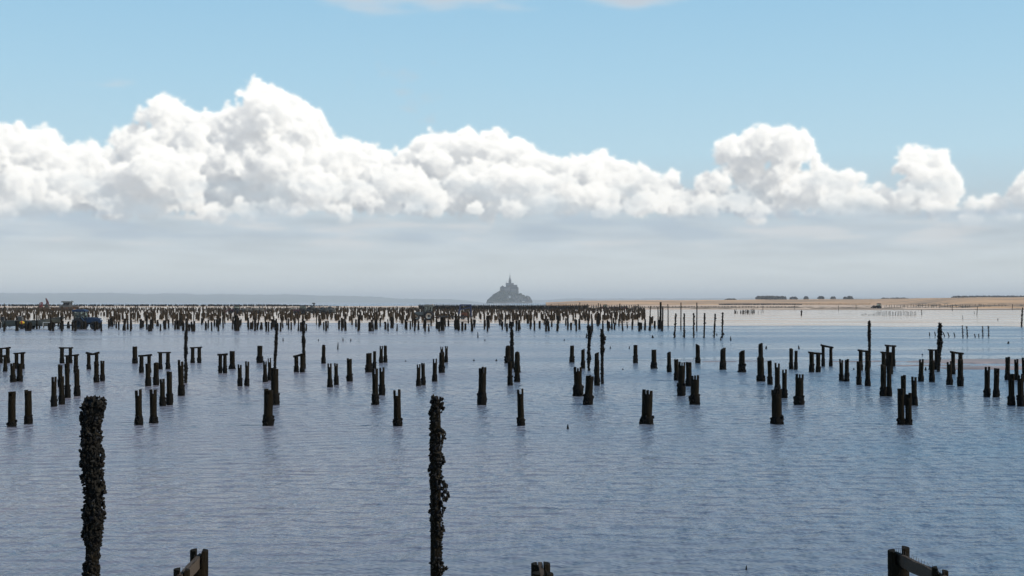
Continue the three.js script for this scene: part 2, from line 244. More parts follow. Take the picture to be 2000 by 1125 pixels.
flats('mud_bars', range(1280, 2200, 6), range(730, 695, -0.6), barLevel, new THREE.MeshPhysicalMaterial({ map: texture(128, (u, v) => { const k = clamp(0.5 + 0.6 * tiled(u, v, 6, 2.9, 4)); return [lerp(0.17, 0.30, k), lerp(0.135, 0.225, k), lerp(0.125, 0.195, k)]; }, [1 / 25, 1 / 25]), roughness: 0.5, specularIntensity: 0.4, bumpMap: sandBump, bumpScale: 0.02 }));

// ---------------------------------------------------------------- salt marsh, far sand and hills
const reedTexture = texture(512, (u, v) => { const k = clamp(0.55 + 1.0 * tiled(u, v, 8, 7.7, 5)); return [lerp(0.21, 0.54, k), lerp(0.135, 0.315, k), lerp(0.078, 0.155, k)]; }, [1 / 1100, 1 / 500]);
const reedMaterial = new THREE.MeshStandardMaterial({ map: reedTexture, roughness: 0.95, bumpMap: swellTexture, bumpScale: 1.2 });
function land(name, pxs, ds, level, mat) {
  const P = [], U = [], I = [];
  for (const d of ds) for (const px of pxs) { const x = xAt(px, d); P.push(x, level(px, d, x), -d); U.push(x, d); }
  for (let j = 0; j < ds.length - 1; j++) for (let i = 0; i < pxs.length - 1; i++) { const a = j * pxs.length + i, b = a + 1, c = a + pxs.length, e = c + 1; I.push(a, b, c, b, e, c); }
  const g = new THREE.BufferGeometry(); g.setAttribute('position', new THREE.Float32BufferAttribute(P, 3)); g.setAttribute('uv', new THREE.Float32BufferAttribute(U, 2)); g.setIndex(I); g.computeVertexNormals();
  const m = new THREE.Mesh(g, mat); m.name = name; m.userData.kind = 'structure'; scene.add(m); return m;
}
const farSand = new THREE.MeshPhysicalMaterial({ map: sandTexture, roughness: 0.75, ior: 1.36, bumpMap: sandBump, bumpScale: 0.05 });
land('sand_shore', range(960, 2700, 12), [...range(700, 1500, 40), 1700, 2000], (px, d, x) => -0.3 + (0.5 + 0.9 * smooth(760, 1500, d)) * smooth(1060, 1220, px) + 0.25 * fbm(x * 0.004, d * 0.012, 2, 3), farSand);
land('sand_spit', range(-700, 1010, 12), range(900, 1500, 30), (px, d, x) => -0.5 + (px > 600 ? lerp(0.95, 1.5, smooth(760, 1010, px)) : 0.95) * Math.exp(-(((d - 1200) / 210) ** 2)) + 0.2 * noise(x * 0.01, d * 0.01, 4), farSand);
const marshFront = (px) => lerp(1500, 850, smooth(1680, 1950, px));
land('salt_marsh', range(1066, 2900, 6), [...range(760, 2400, 40), 2600, 3200], (px, d, x) => {
  const f = marshFront(px) * (1 + 0.05 * fbm(x * 0.006, 1.2, 3, 3)), rise = smooth(f - 60, f + 700, d), crest = heightAt(2200, lerp(587.2, 583.6, smooth(1060, 1900, px)) + 3.5 * smooth(1150, 1066, px));
  return -0.9 + smooth(f - 120, f + 20, d) * 1.6 + rise * (crest - 0.8) + smooth(f, f + 200, d) * 0.7 * fbm(x * 0.02, d * 0.02, 8, 3);
}, reedMaterial);
const hillMaterial = new THREE.MeshStandardMaterial({ map: texture(256, (u, v) => { const k = clamp(0.5 + 0.9 * tiled(u, v, 9, 1.9, 4)); return [lerp(0.03, 0.11, k), lerp(0.05, 0.12, k), lerp(0.03, 0.06, k)]; }, [1 / 1500, 1 / 900]), roughness: 1 });
const ridge = (name, a, b, d0, d1, top) => land(name, range(a, b, 4), range(d0, d1, (d1 - d0) / 12), (px, d, x) => { const t = (d - d0) / (d1 - d0), h = heightAt(lerp(d0, d1, 0.75), top(px)); return -4 + (h + 4) * smooth(0, 0.75, t) * (1 - 0.2 * smooth(0.8, 1, t)) + 9 * fbm(x * 0.002, d * 0.002, 1.5, 3) * smooth(0, 0.5, t) * (1 - smooth(0.6, 0.8, t) * 0.7); }, hillMaterial);
ridge('far_hills', -700, 975, 18000, 23000, (px) => lerp(lerp(572.5, 575.5, smooth(150, 560, px)), 584.5, smooth(560, 900, px)) + 8 * smooth(880, 975, px) + 2.2 * fbm(px * 0.012, 4, 0, 3) + 1.1 * fbm(px * 0.08, 9, 0, 2));
ridge('low_far_hills', 1040, 2900, 19500, 24000, (px) => 583 + 2.5 * smooth(1150, 1040, px) + 1.2 * fbm(px * 0.02, 14, 0, 3) - 1.5 * smooth(1200, 1500, px));
{                                                                                       // dark tussocks and weed lying in bands on the shore
  const R = rng(515), N = 1500, g = new THREE.IcosahedronGeometry(1, 1), m = new THREE.InstancedMesh(g, std(0.12, 0.085, 0.052, 1), N), M = new THREE.Matrix4(), Q = new THREE.Quaternion(); m.name = 'marsh_tussocks'; tag(m, 'dark tussocks and weed lying in bands along the sand before the orange marsh', 'tussocks', null, 'stuff');
  for (let i = 0; i < N; i++) {
    let px, d; for (let q = 0; q < 30; q++) { px = 1120 + 1000 * R(); d = 780 + 620 * R() ** 1.2; if (noise(px * 0.004, d * 0.018, 3) + 0.6 * noise(px * 0.02, d * 0.05, 7) > 0.12) break; }
    const f = marshFront(px), x = xAt(px, d), y = d > f ? smooth(f - 60, f + 700, d) * 7 + 0.6 : 0.5 * smooth(760, 1500, d), w = 2 + 5 * R(); M.compose(V(x, y, -d), Q.identity(), V(w, 0.2 + 0.4 * R() + (d > f ? 0.4 : 0), w * 0.6)); m.setMatrixAt(i, M);
  }
  scene.add(m);
}
// ---------------------------------------------------------------- materials of the stakes
const grain = texture(256, (u, v) => { const k = clamp(0.5 + 0.55 * tiled(u, v * 0.5, 22, 0.4, 4) + 0.25 * tiled(u, v, 5, 5.4, 3)); return [lerp(0.004, 0.0145, k), lerp(0.0032, 0.0105, k), lerp(0.002, 0.0052, k)]; }, [3, 0.8]);
const grainBump = texture(256, (u, v) => [0.5 + 0.4 * tiled(u, v * 0.4, 26, 3.4, 3)], [3, 0.8]);
const wood = new THREE.MeshPhysicalMaterial({ map: grain, roughness: 0.9, specularIntensity: 0.15, bumpMap: grainBump, bumpScale: 0.012 });
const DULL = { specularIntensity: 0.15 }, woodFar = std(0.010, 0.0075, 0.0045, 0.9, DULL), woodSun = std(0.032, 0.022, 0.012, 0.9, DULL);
const plankWood = new THREE.MeshStandardMaterial({ map: texture(256, (u, v) => { const k = clamp(0.5 + 0.6 * tiled(u, v, 16, 8.4, 4)); return [lerp(0.024, 0.07, k), lerp(0.016, 0.044, k), lerp(0.009, 0.023, k)]; }, [1.2, 4]), roughness: 0.85, bumpMap: grainBump, bumpScale: 0.006 });
const shell = [std(0.006, 0.0055, 0.0045, 0.7, { specularIntensity: 0.3 }), std(0.010, 0.0085, 0.0062, 0.8, { specularIntensity: 0.25 }), std(0.022, 0.018, 0.012, 0.9, { specularIntensity: 0.2 }), std(0.008, 0.008, 0.009, 0.6, { specularIntensity: 0.3 })];
const weed = std(0.006, 0.0052, 0.0042, 0.85, DULL), iron = std(0.05, 0.035, 0.028, 0.7);

// a stake: a worn round timber, its top cut to a fork, slanted, rounded or flat
function stakeShape(w, h, top, seed, thick = w) {
  const R = rng(seed), seg = 14, notch = Math.min(0.2, h * 0.14) * (0.85 + 0.4 * R()), forked = top === 'fork' || top === 'three', hs = forked ? h - notch : h, rings = 9, P = [], U = [], I = [], r = w / 2, rt = thick / 2, ph = R() * 50;
  const slant = top === 'slant' ? (R() < 0.5 ? -1 : 1) * w * 0.28 : top === 'round' ? 0 : (R() - 0.5) * w * 0.1;
  for (let j = 0; j <= rings; j++) for (let i = 0; i <= seg; i++) {
    const a = (i % seg) / seg * Math.PI * 2, y0 = -0.5 + (hs + 0.5) * j / rings, k = 1 + 0.07 * noise(i * 2.3, y0 * 9, ph) * 0.6 + 0.1 * noise(Math.cos(a) * 1.6 + ph, Math.sin(a) * 1.6, y0 * 2.6 + ph) + (j === rings && top === 'round' ? -0.16 : 0);
    const x = Math.cos(a) * r * k, z = Math.sin(a) * rt * k; P.push(x, y0 + (j === rings ? slant * x / r + w * 0.06 * noise(i * 0.9, ph) : 0), z); U.push(i / seg * Math.PI * w, y0);
  }
  for (let j = 0; j < rings; j++) for (let i = 0; i < seg; i++) { const a = j * (seg + 1) + i, b = a + 1, c = a + seg + 1, d = c + 1; I.push(a, c, b, b, c, d); }
  const cap = P.length / 3; P.push(0, hs + (top === 'round' ? w * 0.16 : 0), 0); U.push(0, 0); for (let i = 0; i < seg; i++) I.push(rings * (seg + 1) + i, cap, rings * (seg + 1) + i + 1);
  const g = new THREE.BufferGeometry(); g.setAttribute('position', new THREE.Float32BufferAttribute(P, 3)); g.setAttribute('uv', new THREE.Float32BufferAttribute(U, 2)); g.setIndex(I); g.computeVertexNormals();
  const list = [g];
  if (forked) {
    const cuts = top === 'three' ? [[-1, -0.42], [-0.13, 0.2], [0.52, 1]] : [[-1, -0.3 - 0.12 * R()], [0.3 + 0.12 * R(), 1]];
    for (const [a, b] of cuts) {
      const s = new THREE.Shape(), n = 5, up = notch + 0.06 + (R() - 0.6) * notch * 0.45, at = (x, q) => [x * r * 0.97, q * rt * 0.95 * Math.sqrt(Math.max(0.04, 1 - x * x))];
      s.moveTo(...at(a, -1)); for (let i = 1; i <= n; i++) s.lineTo(...at(lerp(a, b, i / n), -1)); for (let i = n; i >= 0; i--) s.lineTo(...at(lerp(a, b, i / n), 1));
      const e = new THREE.ExtrudeGeometry(s, { depth: up, bevelEnabled: true, bevelSize: w * 0.02, bevelThickness: w * 0.03, bevelSegments: 1, curveSegments: 4 }); e.rotateX(-Math.PI / 2); e.translate(0, hs - 0.06, 0); list.push(e);
    }
  }
  return join(list);
}
// the dark collar of mussels and weed round the foot of a stake
function collarShape(w, h, seed, thick = w) {
  const R = rng(seed), seg = 20, rings = 10, P = [], U = [], I = [], ph = R() * 40;
  for (let j = 0; j <= rings; j++) for (let i = 0; i <= seg; i++) {
    const t = j / rings, a = (i % seg) / seg * Math.PI * 2, bulge = Math.min(1, (1 - t) * 4.5) * (0.17 + 0.10 * noise(ph, t * 5)), n = noise(Math.cos(a) * 2.2 + ph, Math.sin(a) * 2.2, t * 5.5) + 0.6 * noise(Math.cos(a) * 5 + ph, Math.sin(a) * 5, t * 12);
    const k = t > 0.97 ? 0.9 : 1.03 + bulge + 0.17 * n * Math.min(1, (1 - t) * 5); P.push(Math.cos(a) * w / 2 * k, -0.45 + (h + 0.45) * t + (t > 0.85 ? 0.05 * n * h : 0), Math.sin(a) * thick / 2 * k); U.push(i / seg, t);
  }
  for (let j = 0; j < rings; j++) for (let i = 0; i < seg; i++) { const a = j * (seg + 1) + i, b = a + 1, c = a + seg + 1, d = c + 1; I.push(a, c, b, b, c, d); }
  const g = new THREE.BufferGeometry(); g.setAttribute('position', new THREE.Float32BufferAttribute(P, 3)); g.setAttribute('uv', new THREE.Float32BufferAttribute(U, 2)); g.setIndex(I); g.computeVertexNormals();
  const list = [g]; for (let k = 0; k < 14; k++) { const a = R() * 6.283, l = new THREE.IcosahedronGeometry(w * (0.07 + 0.1 * R()), 1); l.scale(1, 1.3, 1); l.translate(Math.cos(a) * w * 0.56, R() * h * 0.95, Math.sin(a) * thick * 0.56); list.push(l); }
  return join(list);
}
const ORD = ['first', 'second', 'third', 'fourth', 'fifth', 'sixth', 'seventh', 'eighth', 'ninth', 'tenth', 'eleventh', 'twelfth', 'thirteenth', 'fourteenth', 'fifteenth', 'sixteenth', 'seventeenth', 'eighteenth', 'nineteenth', 'twentieth', 'twenty-first', 'twenty-second', 'twenty-third', 'twenty-fourth', 'twenty-fifth', 'twenty-sixth', 'twenty-seventh', 'twenty-eighth', 'twenty-ninth', 'thirtieth'];
['thirty', 'forty', 'fifty'].forEach((t, k) => { if (k) ORD.push(['', 'fortieth', 'fiftieth'][k]); for (const o of ORD.slice(0, 9)) ORD.push(`${t}-${o}`); });
const TOPS = { fork: 'forked', three: 'three-pronged', slant: 'slant-topped', round: 'rounded', flat: 'flat-topped' };
const ROWS = [[815, 'in the front row'], [780, 'in the second row'], [762, 'in the third row'], [735, 'in the fourth row'], [716, 'in the fifth row'], [0, 'in the back row']];
const rowOf = (b) => ROWS.find(([y]) => b >= y)[1];
// every short stake: left and right edge, top and foot in the photograph, the cut of its top
const STAKES = [
  [15.5, 30.5, 763, 833, 'fork'], [48.5, 62.5, 763, 828, 'fork'], [264.5, 278.5, 762.5, 830, 'fork'], [293, 307.5, 758.5, 826, 'fork'], [514, 533, 761, 831, 'three'], [769, 784.5, 762, 832, 'fork'], [1011, 1024.5, 759, 832, 'fork'], [1252, 1274, 762, 828, 'three'], [1507, 1528, 760, 828, 'three'], [1753.5, 1766.5, 761, 829, 'fork'], [1768, 1781, 768, 829, 'fork'],
  [100, 110.5, 736, 794, 'fork'], [115.5, 126, 736, 790, 'fork'], [312.5, 323, 739, 793, 'fork'], [326, 337, 727, 791, 'fork'], [529, 544.5, 720, 790, 'three'], [727, 739.5, 721, 791, 'fork'], [933, 949, 718, 791, 'three'], [1140, 1156.5, 734, 790, 'three'], [1348, 1365.5, 734, 790, 'three'], [1552, 1569, 731, 790, 'three'], [1759, 1769.5, 732, 791, 'fork'], [1780.5, 1791.5, 736, 792, 'fork'], [1969.5, 1981.5, 731, 792, 'fork'], [1987.5, 2000, 732, 793, 'fork'],
  [348.5, 360, 704, 773, 'fork'], [145.5, 156, 719, 774, 'fork'], [127.5, 137, 709, 777, 'fork'], [740.5, 751.5, 718, 772, 'fork'], [1121, 1138, 718, 774, 'three'], [1323.5, 1337.5, 706, 773, 'three'], [1513, 1524, 709, 775, 'fork'], [1527, 1537, 721, 778, 'fork'], [1720, 1731, 714, 774, 'slant'], [1732, 1741.5, 716, 774, 'fork'], [1922, 1933, 716, 775, 'fork'], [1940, 1951, 720, 776, 'fork'],
  [113.5, 122.5, 712, 755, 'fork'], [20.5, 30, 709, 746, 'fork'], [33, 43.5, 710, 745, 'flat'], [183.5, 193, 706, 747, 'flat'], [196, 204.5, 704, 744, 'fork'], [284.5, 294.5, 710, 754, 'flat'], [300, 310, 710, 752, 'slant'], [464.5, 473, 712, 754, 'fork'], [478, 486.5, 707, 754, 'fork'], [514, 522, 705, 746, 'three'], [523.5, 530.5, 700, 743, 'fork'], [640, 649, 710, 756, 'fork'], [653, 661, 709, 752, 'fork'], [677.5, 688, 701, 745, 'three'],
  [813, 821, 712, 754, 'fork'], [823, 831, 709, 752, 'fork'], [844.5, 853.5, 702, 745, 'fork'], [992, 1001, 706, 753, 'flat'], [1005, 1015, 705, 746, 'flat'], [1161, 1171, 703, 753, 'three'], [1317, 1326, 701, 743, 'three'], [1340, 1352, 708, 754, 'three'], [1479, 1493.5, 699, 745, 'flat'], [1499.5, 1508.5, 705, 751, 'fork'], [1639.5, 1647.5, 702, 744, 'fork'], [1649.5, 1658, 702, 745, 'fork'], [1673, 1682, 706, 752, 'flat'], [1690, 1699.5, 706, 754, 'slant'], [1794, 1803.5, 702, 745, 'fork'], [1815.5, 1825, 704, 746, 'flat'], [1849.5, 1860, 706, 752, 'fork'], [1870.5, 1881, 703, 755, 'slant'], [1963, 1972.5, 698, 742, 'fork'], [1981.5, 1990, 702, 743, 'fork'], [1996.5, 2006, 698, 745, 'fork'],
  [447.5, 459.5, 686, 721, 'flat'], [592.5, 597, 686, 720, 'flat'], [728, 734.5, 686, 720, 'flat'], [857, 868.5, 690, 728, 'slant'], [1003.5, 1017, 688, 727, 'round'], [1135, 1142.5, 683, 720, 'slant'], [1161, 1170, 690, 731, 'slant'], [1272, 1282.5, 683, 720, 'flat'], [1303, 1311, 689, 727, 'slant'], [1405.5, 1418, 682, 722, 'slant'], [1442, 1456, 687, 727, 'slant'], [1541.5, 1549, 682, 721, 'slant'], [1551, 1557.5, 685, 722, 'flat'], [999, 1004.5, 678, 720, 'flat'], [714, 726.5, 690, 727, 'flat'],
  [257.5, 269.5, 677, 710, 'flat'], [501.5, 512.5, 676, 709, 'three'], [628, 635.5, 674, 710, 'round'], [740.5, 747.5, 676, 709, 'fork'], [749.5, 756, 675, 708, 'fork'], [860, 866, 677, 709, 'fork'], [868.5, 874.5, 676, 708, 'fork'], [986, 997.5, 676, 709, 'round'], [1112.5, 1121, 675, 708, 'flat'], [1237, 1245, 674, 709, 'flat'], [1358.5, 1367.5, 674, 709, 'slant'], [1481.5, 1490.5, 672, 709, 'slant'],
];
{
  const count = {}, rows = STAKES.map((s) => [...s]).sort((a, b) => a[0] - b[0]); let seed = 100;
  for (const [x0, x1, y0, y1, top] of rows) {
    const d = depthOf(y1), h = EYE - (y0 - HY) * T * d, w = (x1 - x0) * T * d * 0.98, row = rowOf(y1), key = top + row, n = count[key] = (count[key] ?? 0) + 1; seed += 3;
    const R = rng(seed), t = thing('mussel_farm_post', `short dark ${TOPS[top]} post, ${ORD[n - 1]} such one from the left ${row}`, 'post', onWater((x0 + x1) / 2, y1), (R() - 0.5) * (top === 'fork' || top === 'three' ? 0.5 : 3), 'short posts standing in the near water');
    t.rotation.z = (R() - 0.5) * 0.05 + (x0 === 1140 ? -0.07 : 0);
    const thick = Math.min(w, 0.3); part('stake', stakeShape(w * 0.94, h, top, seed, thick), wood, t);
    part('mussel_collar', collarShape(w, h * (y1 > 820 ? 0.16 + 0.16 * R() : 0.3 + 0.14 * R()), seed + 1, thick), weed, t);
  }
}
// pairs of stakes that still carry their cross beam: two posts (left edge, right edge each), top of the beam at both ends, foot, overhang
const FRAMES = [
  [-3, 5, 11, 19, 680, 677.5, 709], [28.5, 36, 40, 47.5, 689, 687.5, 720.5], [-6, 0, 6.5, 14, 694, 693, 726], [117, 125, 134, 141, 678, 678, 709.5], [128, 136, 144, 152.5, 694, 691.5, 727], [169.5, 177, 185, 192.5, 687.5, 687, 721.5], [272, 280.5, 287.5, 295, 693.5, 691.5, 728], [309.5, 317, 324, 332, 687.5, 687, 721], [372.5, 380, 385.5, 393, 678, 677, 709],
  [426.5, 434, 435.5, 443, 691, 690, 729], [574.5, 583, 586, 594.5, 695, 689, 727], [1580.5, 1590, 1593.5, 1602.5, 686.5, 689, 727], [1604.5, 1611, 1619.5, 1626, 672.5, 677.5, 715.5], [1677, 1685, 1689.5, 1697, 682.5, 685, 724], [1730, 1737, 1741.5, 1748.5, 673, 674.5, 715.5], [1721.5, 1730, 1735, 1743.5, 686.5, 688, 731], [1814.5, 1823, 1825, 1833.5, 682, 682, 722], [1857.5, 1865.5, 1871.5, 1880, 685.5, 689, 731],
];
{
  const count = {}; let seed = 900;
  for (const [a0, a1, b0, b1, ya, yb, foot] of [...FRAMES].sort((p, q) => p[0] - q[0])) {
    const d = depthOf(foot), k = T * d, mid = (a0 + b1) / 2, row = rowOf(foot), n = count[row] = (count[row] ?? 0) + 1; seed += 7;
    const gap = b0 - a1, t = thing('joined_posts', gap < 3 ? `two close posts under one short beam, ${ORD[n - 1]} pair from the left ${row}` : `two dark posts joined by a beam, ${ORD[n - 1]} pair from the left ${row}`, 'post pair', onWater(mid, foot), 0, 'pairs of posts joined by a beam');
    const top = (y) => EYE - (y - HY) * k, bt = 0.075 + 0.03 * rng(seed)();
    [[a0, a1, ya], [b0, b1, yb]].forEach(([p, q, y], i) => {
      const w = (q - p) * k * 0.93, g = stakeShape(w, top(y) - bt * 0.75, 'flat', seed + i, Math.min(w, 0.28)), c = collarShape(w, (top(y)) * (0.3 + 0.12 * rng(seed + i)()), seed + i + 3, Math.min(w, 0.28)), x = ((p + q) / 2 - mid) * k; g.translate(x, 0, 0); c.translate(x, 0, 0);
      part('post', g, wood, t); part('mussel_collar', c, weed, t);
    });
    const sag = a0 === 169.5 ? 0.11 : 0.012, L = V((a0 - 1.5 - mid) * k, top(ya) - bt / 2, 0), Rr = V((b1 + 1.5 - mid) * k, top(yb) - bt / 2, 0), M = L.clone().lerp(Rr, 0.5).add(V(0, -sag, 0));
    const g = join([beam(L, M, 0.16, bt), beam(M, Rr, 0.16, bt)]); part('cross_beam', g, wood, t);
  }
}

// ---------------------------------------------------------------- tall stakes crusted with mussels
const musselGeos = [0, 1, 2, 3, 4].map((k) => { const g = new THREE.SphereGeometry(1, 7, 5), p = g.attributes.position; for (let i = 0; i < p.count; i++) { const y = p.getY(i), q = 0.62 + 0.3 * y - 0.12 * y * y + 0.12 * noise(i * 1.7, k * 3.1); p.setXYZ(i, p.getX(i) * q, y * 1.15, p.getZ(i) * q * (0.62 + 0.06 * k)); } g.computeVertexNormals(); return g; });
const turnTo = (R) => new THREE.Euler(R() * 6.283, R() * 6.283, R() * 6.283);
function lumps(profile, y0, y1, n, size, R, side = 0) {                             // matrices of mussels over a stake: profile(y) -> [left, right] edge in metres
  const out = [];
  for (let i = 0; i < n; i++) {
    const y = lerp(y0, y1, (i + R()) / n), [l, r] = profile(y), c = (l + r) / 2, q = (r - l) / 2, a = side ? (R() - 0.5) * 2.4 + (side < 0 ? Math.PI : 0) : R() * 6.283, s = size * (0.65 + 0.75 * R()), rr = Math.max(0.02, q - s * 0.5) * (0.84 + 0.14 * R() + 0.22 * noise(Math.cos(a) * 1.5 + y * 4.5, Math.sin(a) * 1.5, y * 6));
    const m = new THREE.Matrix4().compose(V(c + Math.cos(a) * rr, y, Math.sin(a) * Math.min(rr, 0.17)), new THREE.Quaternion().setFromEuler(turnTo(R)), V(s, s, s)); out.push([m, i % 5]);
  }
  return out;
}
const crustOf = (list) => join(list.map(([m, k]) => musselGeos[k].clone().applyMatrix4(m)));
function core(w, h, seed, y0 = -0.5) { return stakeShape(w, h, 'round', seed); }
// left edge, right edge at a few rows down the stake, foot row
const TALL = [
  ['tall mussel-covered stake behind the leftmost group of beams', 748, [[645, 361, 366], [660, 359.5, 367], [672, 360, 365.5], [688, 358.5, 367.5], [700, 360, 365], [720, 359.5, 367], [748, 359, 366]]],
  ['tall leaning mussel-covered stake rising behind a three-pronged post', 746, [[632, 538, 543], [650, 537, 543.5], [668, 535.5, 543], [680, 535.5, 542], [692, 534.5, 541.5], [700, 534.5, 540], [746, 534, 539.5]]],
  ['lumpy tall mussel stake behind a slanting pair of posts', 721, [[627, 589, 597], [637, 590.5, 595], [645, 589, 597], [652, 590, 595], [665, 588.5, 597.5], [680, 590, 596], [721, 590, 595]]],
  ['tall mussel stake below the far abbey island, behind a rounded post', 720, [[628, 996, 1003.5], [642, 997, 1001], [652, 995.5, 1004], [662, 997, 1003], [670, 995, 1004], [682, 997, 1003], [720, 997, 1002]]],
  ['thin knobbly mussel stake standing just left of a thicker clubbed one', 724, [[636, 1146, 1154], [652, 1147, 1157], [668, 1147.5, 1154], [684, 1146.5, 1153.5], [702, 1146, 1155], [712, 1147, 1152], [724, 1147.5, 1152.5]]],
  ['tall stake with one big club of mussels on its upper side', 750, [[643, 1172, 1178], [654, 1172, 1179], [658, 1171.5, 1184], [670, 1172, 1183], [675, 1172, 1178.5], [682, 1170.5, 1182], [692, 1173, 1179.5], [710, 1173, 1179], [750, 1173, 1180]]],
  ['straight tall mussel stake standing alone before the bright wet flats', 717, [[627, 1695, 1700.5], [640, 1694.5, 1701], [655, 1694, 1701.5], [668, 1695, 1701], [680, 1695.5, 1701], [717, 1696, 1701]]],
  ['thick tall mussel stake with a round knob on top beside short slanting stubs', 726, [[631, 1833, 1840], [638, 1832, 1841.5], [641, 1832, 1838], [646, 1830.5, 1841], [660, 1830.5, 1840], [668, 1829.5, 1843], [680, 1831, 1840], [690, 1831, 1838.5], [726, 1829, 1836]]],
];
{
  let seed = 3000;
  for (const [label, foot, prof] of TALL) {
    const d = depthOf(foot), k = T * d, mid = (prof[prof.length - 1][1] + prof[prof.length - 1][2]) / 2, R = rng(seed++), topY = EYE - (prof[0][0] - HY) * k;
    const at = (y) => { const py = HY + (EYE - y) / k; let q = 0; while (q < prof.length - 2 && py > prof[q + 1][0]) q++; const f = clamp((py - prof[q][0]) / (prof[q + 1][0] - prof[q][0])); return [(lerp(prof[q][1], prof[q + 1][1], f) - mid) * k, (lerp(prof[q][2], prof[q + 1][2], f) - mid) * k]; };
    const t = thing('mussel_stake', label, 'stake', onWater(mid, foot), 0, 'tall mussel-covered stakes in the middle water');
    const c = core(Math.max(0.1, 3.6 * k), topY - 0.05, seed), p = c.attributes.position; for (let i = 0; i < p.count; i++) { const [l, r] = at(p.getY(i)), f = (r - l) / 2 * 0.8 / Math.max(0.05, 1.8 * k); p.setX(i, p.getX(i) * f + (l + r) / 2); p.setZ(i, p.getZ(i) * Math.min(f, 1.4)); }
    part('stake', c, wood, t);
    part('mussel_crust', crustOf(lumps(at, -0.1, topY, 420, 0.048, R)), shell[0], t, 'stuff');
  }
}
// the two stakes nearest the camera, their mussels large enough to be picked apart
function nearStake(name, label, d, prof, coreEdges, seed, n, size) {
  const k = T * d, mid = (coreEdges[0] + coreEdges[1]) / 2, R = rng(seed), y = (py) => EYE - (py - HY) * k, topY = y(prof[0][0]);
  const at = (h) => { const py = HY + (EYE - h) / k; let q = 0; while (q < prof.length - 2 && py > prof[q + 1][0]) q++; const f = clamp((py - prof[q][0]) / (prof[q + 1][0] - prof[q][0])); return [(lerp(prof[q][1], prof[q + 1][1], f) - mid) * k, (lerp(prof[q][2], prof[q + 1][2], f) - mid) * k]; };
  const t = thing(name, label, 'stake', V(xAt(mid, d), 0, -d), 0);
  part('stake', stakeShape((coreEdges[1] - coreEdges[0]) * k, topY - 0.03, 'round', seed), wood, t);
  if (coreEdges[2]) { const g = new THREE.CylinderGeometry(1, 1, topY, 28, 70).translate(0, topY / 2, 0), p = g.attributes.position; for (let i = 0; i < p.count; i++) { const h = p.getY(i), [l, r] = at(h), q = (r - l) / 2 * (0.66 + 0.2 * noise(p.getX(i) * 3 + h * 4, h * 14, p.getZ(i) * 3)); p.setXYZ(i, p.getX(i) * q + (l + r) / 2, h - 0.02, p.getZ(i) * Math.min(q, 0.16)); } g.computeVertexNormals(); part('mud_and_weed', g, shell[0], t); }
  const list = lumps(at, -0.1, topY + 0.01, n, size, R), front = list.filter(([m]) => m.elements[14] > 0.02 && m.elements[13] > 0.15), big = new Set(front.filter((_, i) => i % Math.ceil(front.length / 280) === 0));
  part('mussel_crust', crustOf(list.filter((e) => !big.has(e))), shell[1], t, 'stuff');
  for (const [m, v] of big) { const o = part('mussel', musselGeos[v], shell[Math.floor(R() * 4)], t); m.decompose(o.position, o.quaternion, o.scale); o.scale.multiplyScalar(1.12); }
}
nearStake('near_mussel_stake', 'thick tall stake wholly covered with black mussels, wider at the top', 17.2, [[777, 168, 196], [781, 163, 206], [790, 158, 207], [800, 156.5, 205], [812, 156, 202], [821, 154, 201], [824, 158.5, 200], [835, 157, 199], [860, 157, 200], [864, 157, 197], [875, 154, 201], [890, 155, 204], [910, 157, 206], [913, 162, 203], [921, 160, 203], [930, 157, 203], [950, 161, 206], [962, 163, 208], [968, 163, 200], [978, 165, 204], [990, 164, 203], [996, 159, 205], [1010, 161, 207], [1022, 164, 203], [1030, 161, 202], [1044, 158, 201], [1052, 163, 200], [1064, 167, 197], [1072, 169, 194], [1086, 168, 196], [1095, 166, 194], [1105, 162, 196], [1125, 161, 195], [1200, 164, 194]], [168, 193, 1], 41, 1700, 0.029);
nearStake('near_timber_stake', 'slim tall timber stake with ragged mussel clumps down one side', 17.2, [[776, 842, 860], [780, 838, 866], [790, 838, 868.5], [800, 838, 867.5], [807, 838, 864], [810, 838, 860.5], [834, 838.5, 861], [837, 838, 868], [845, 838, 872], [850, 838, 870], [862, 838, 870], [870, 838, 868], [882, 837, 862], [885, 837, 867], [897, 837, 870], [908, 837, 868], [912, 838, 863], [919, 833, 863], [927, 836, 863], [933, 839, 867], [945, 839, 874], [957, 839, 876], [964, 839, 882], [974, 840, 880], [980, 840, 862], [988, 839, 870], [1000, 836.5, 871], [1012, 839, 866], [1028, 840, 867], [1036, 840, 869], [1044, 841, 865], [1090, 842, 864.5], [1100, 838, 870], [1112, 842, 875], [1117, 843, 866], [1200, 843, 865]], [841, 861], 43, 1100, 0.026);

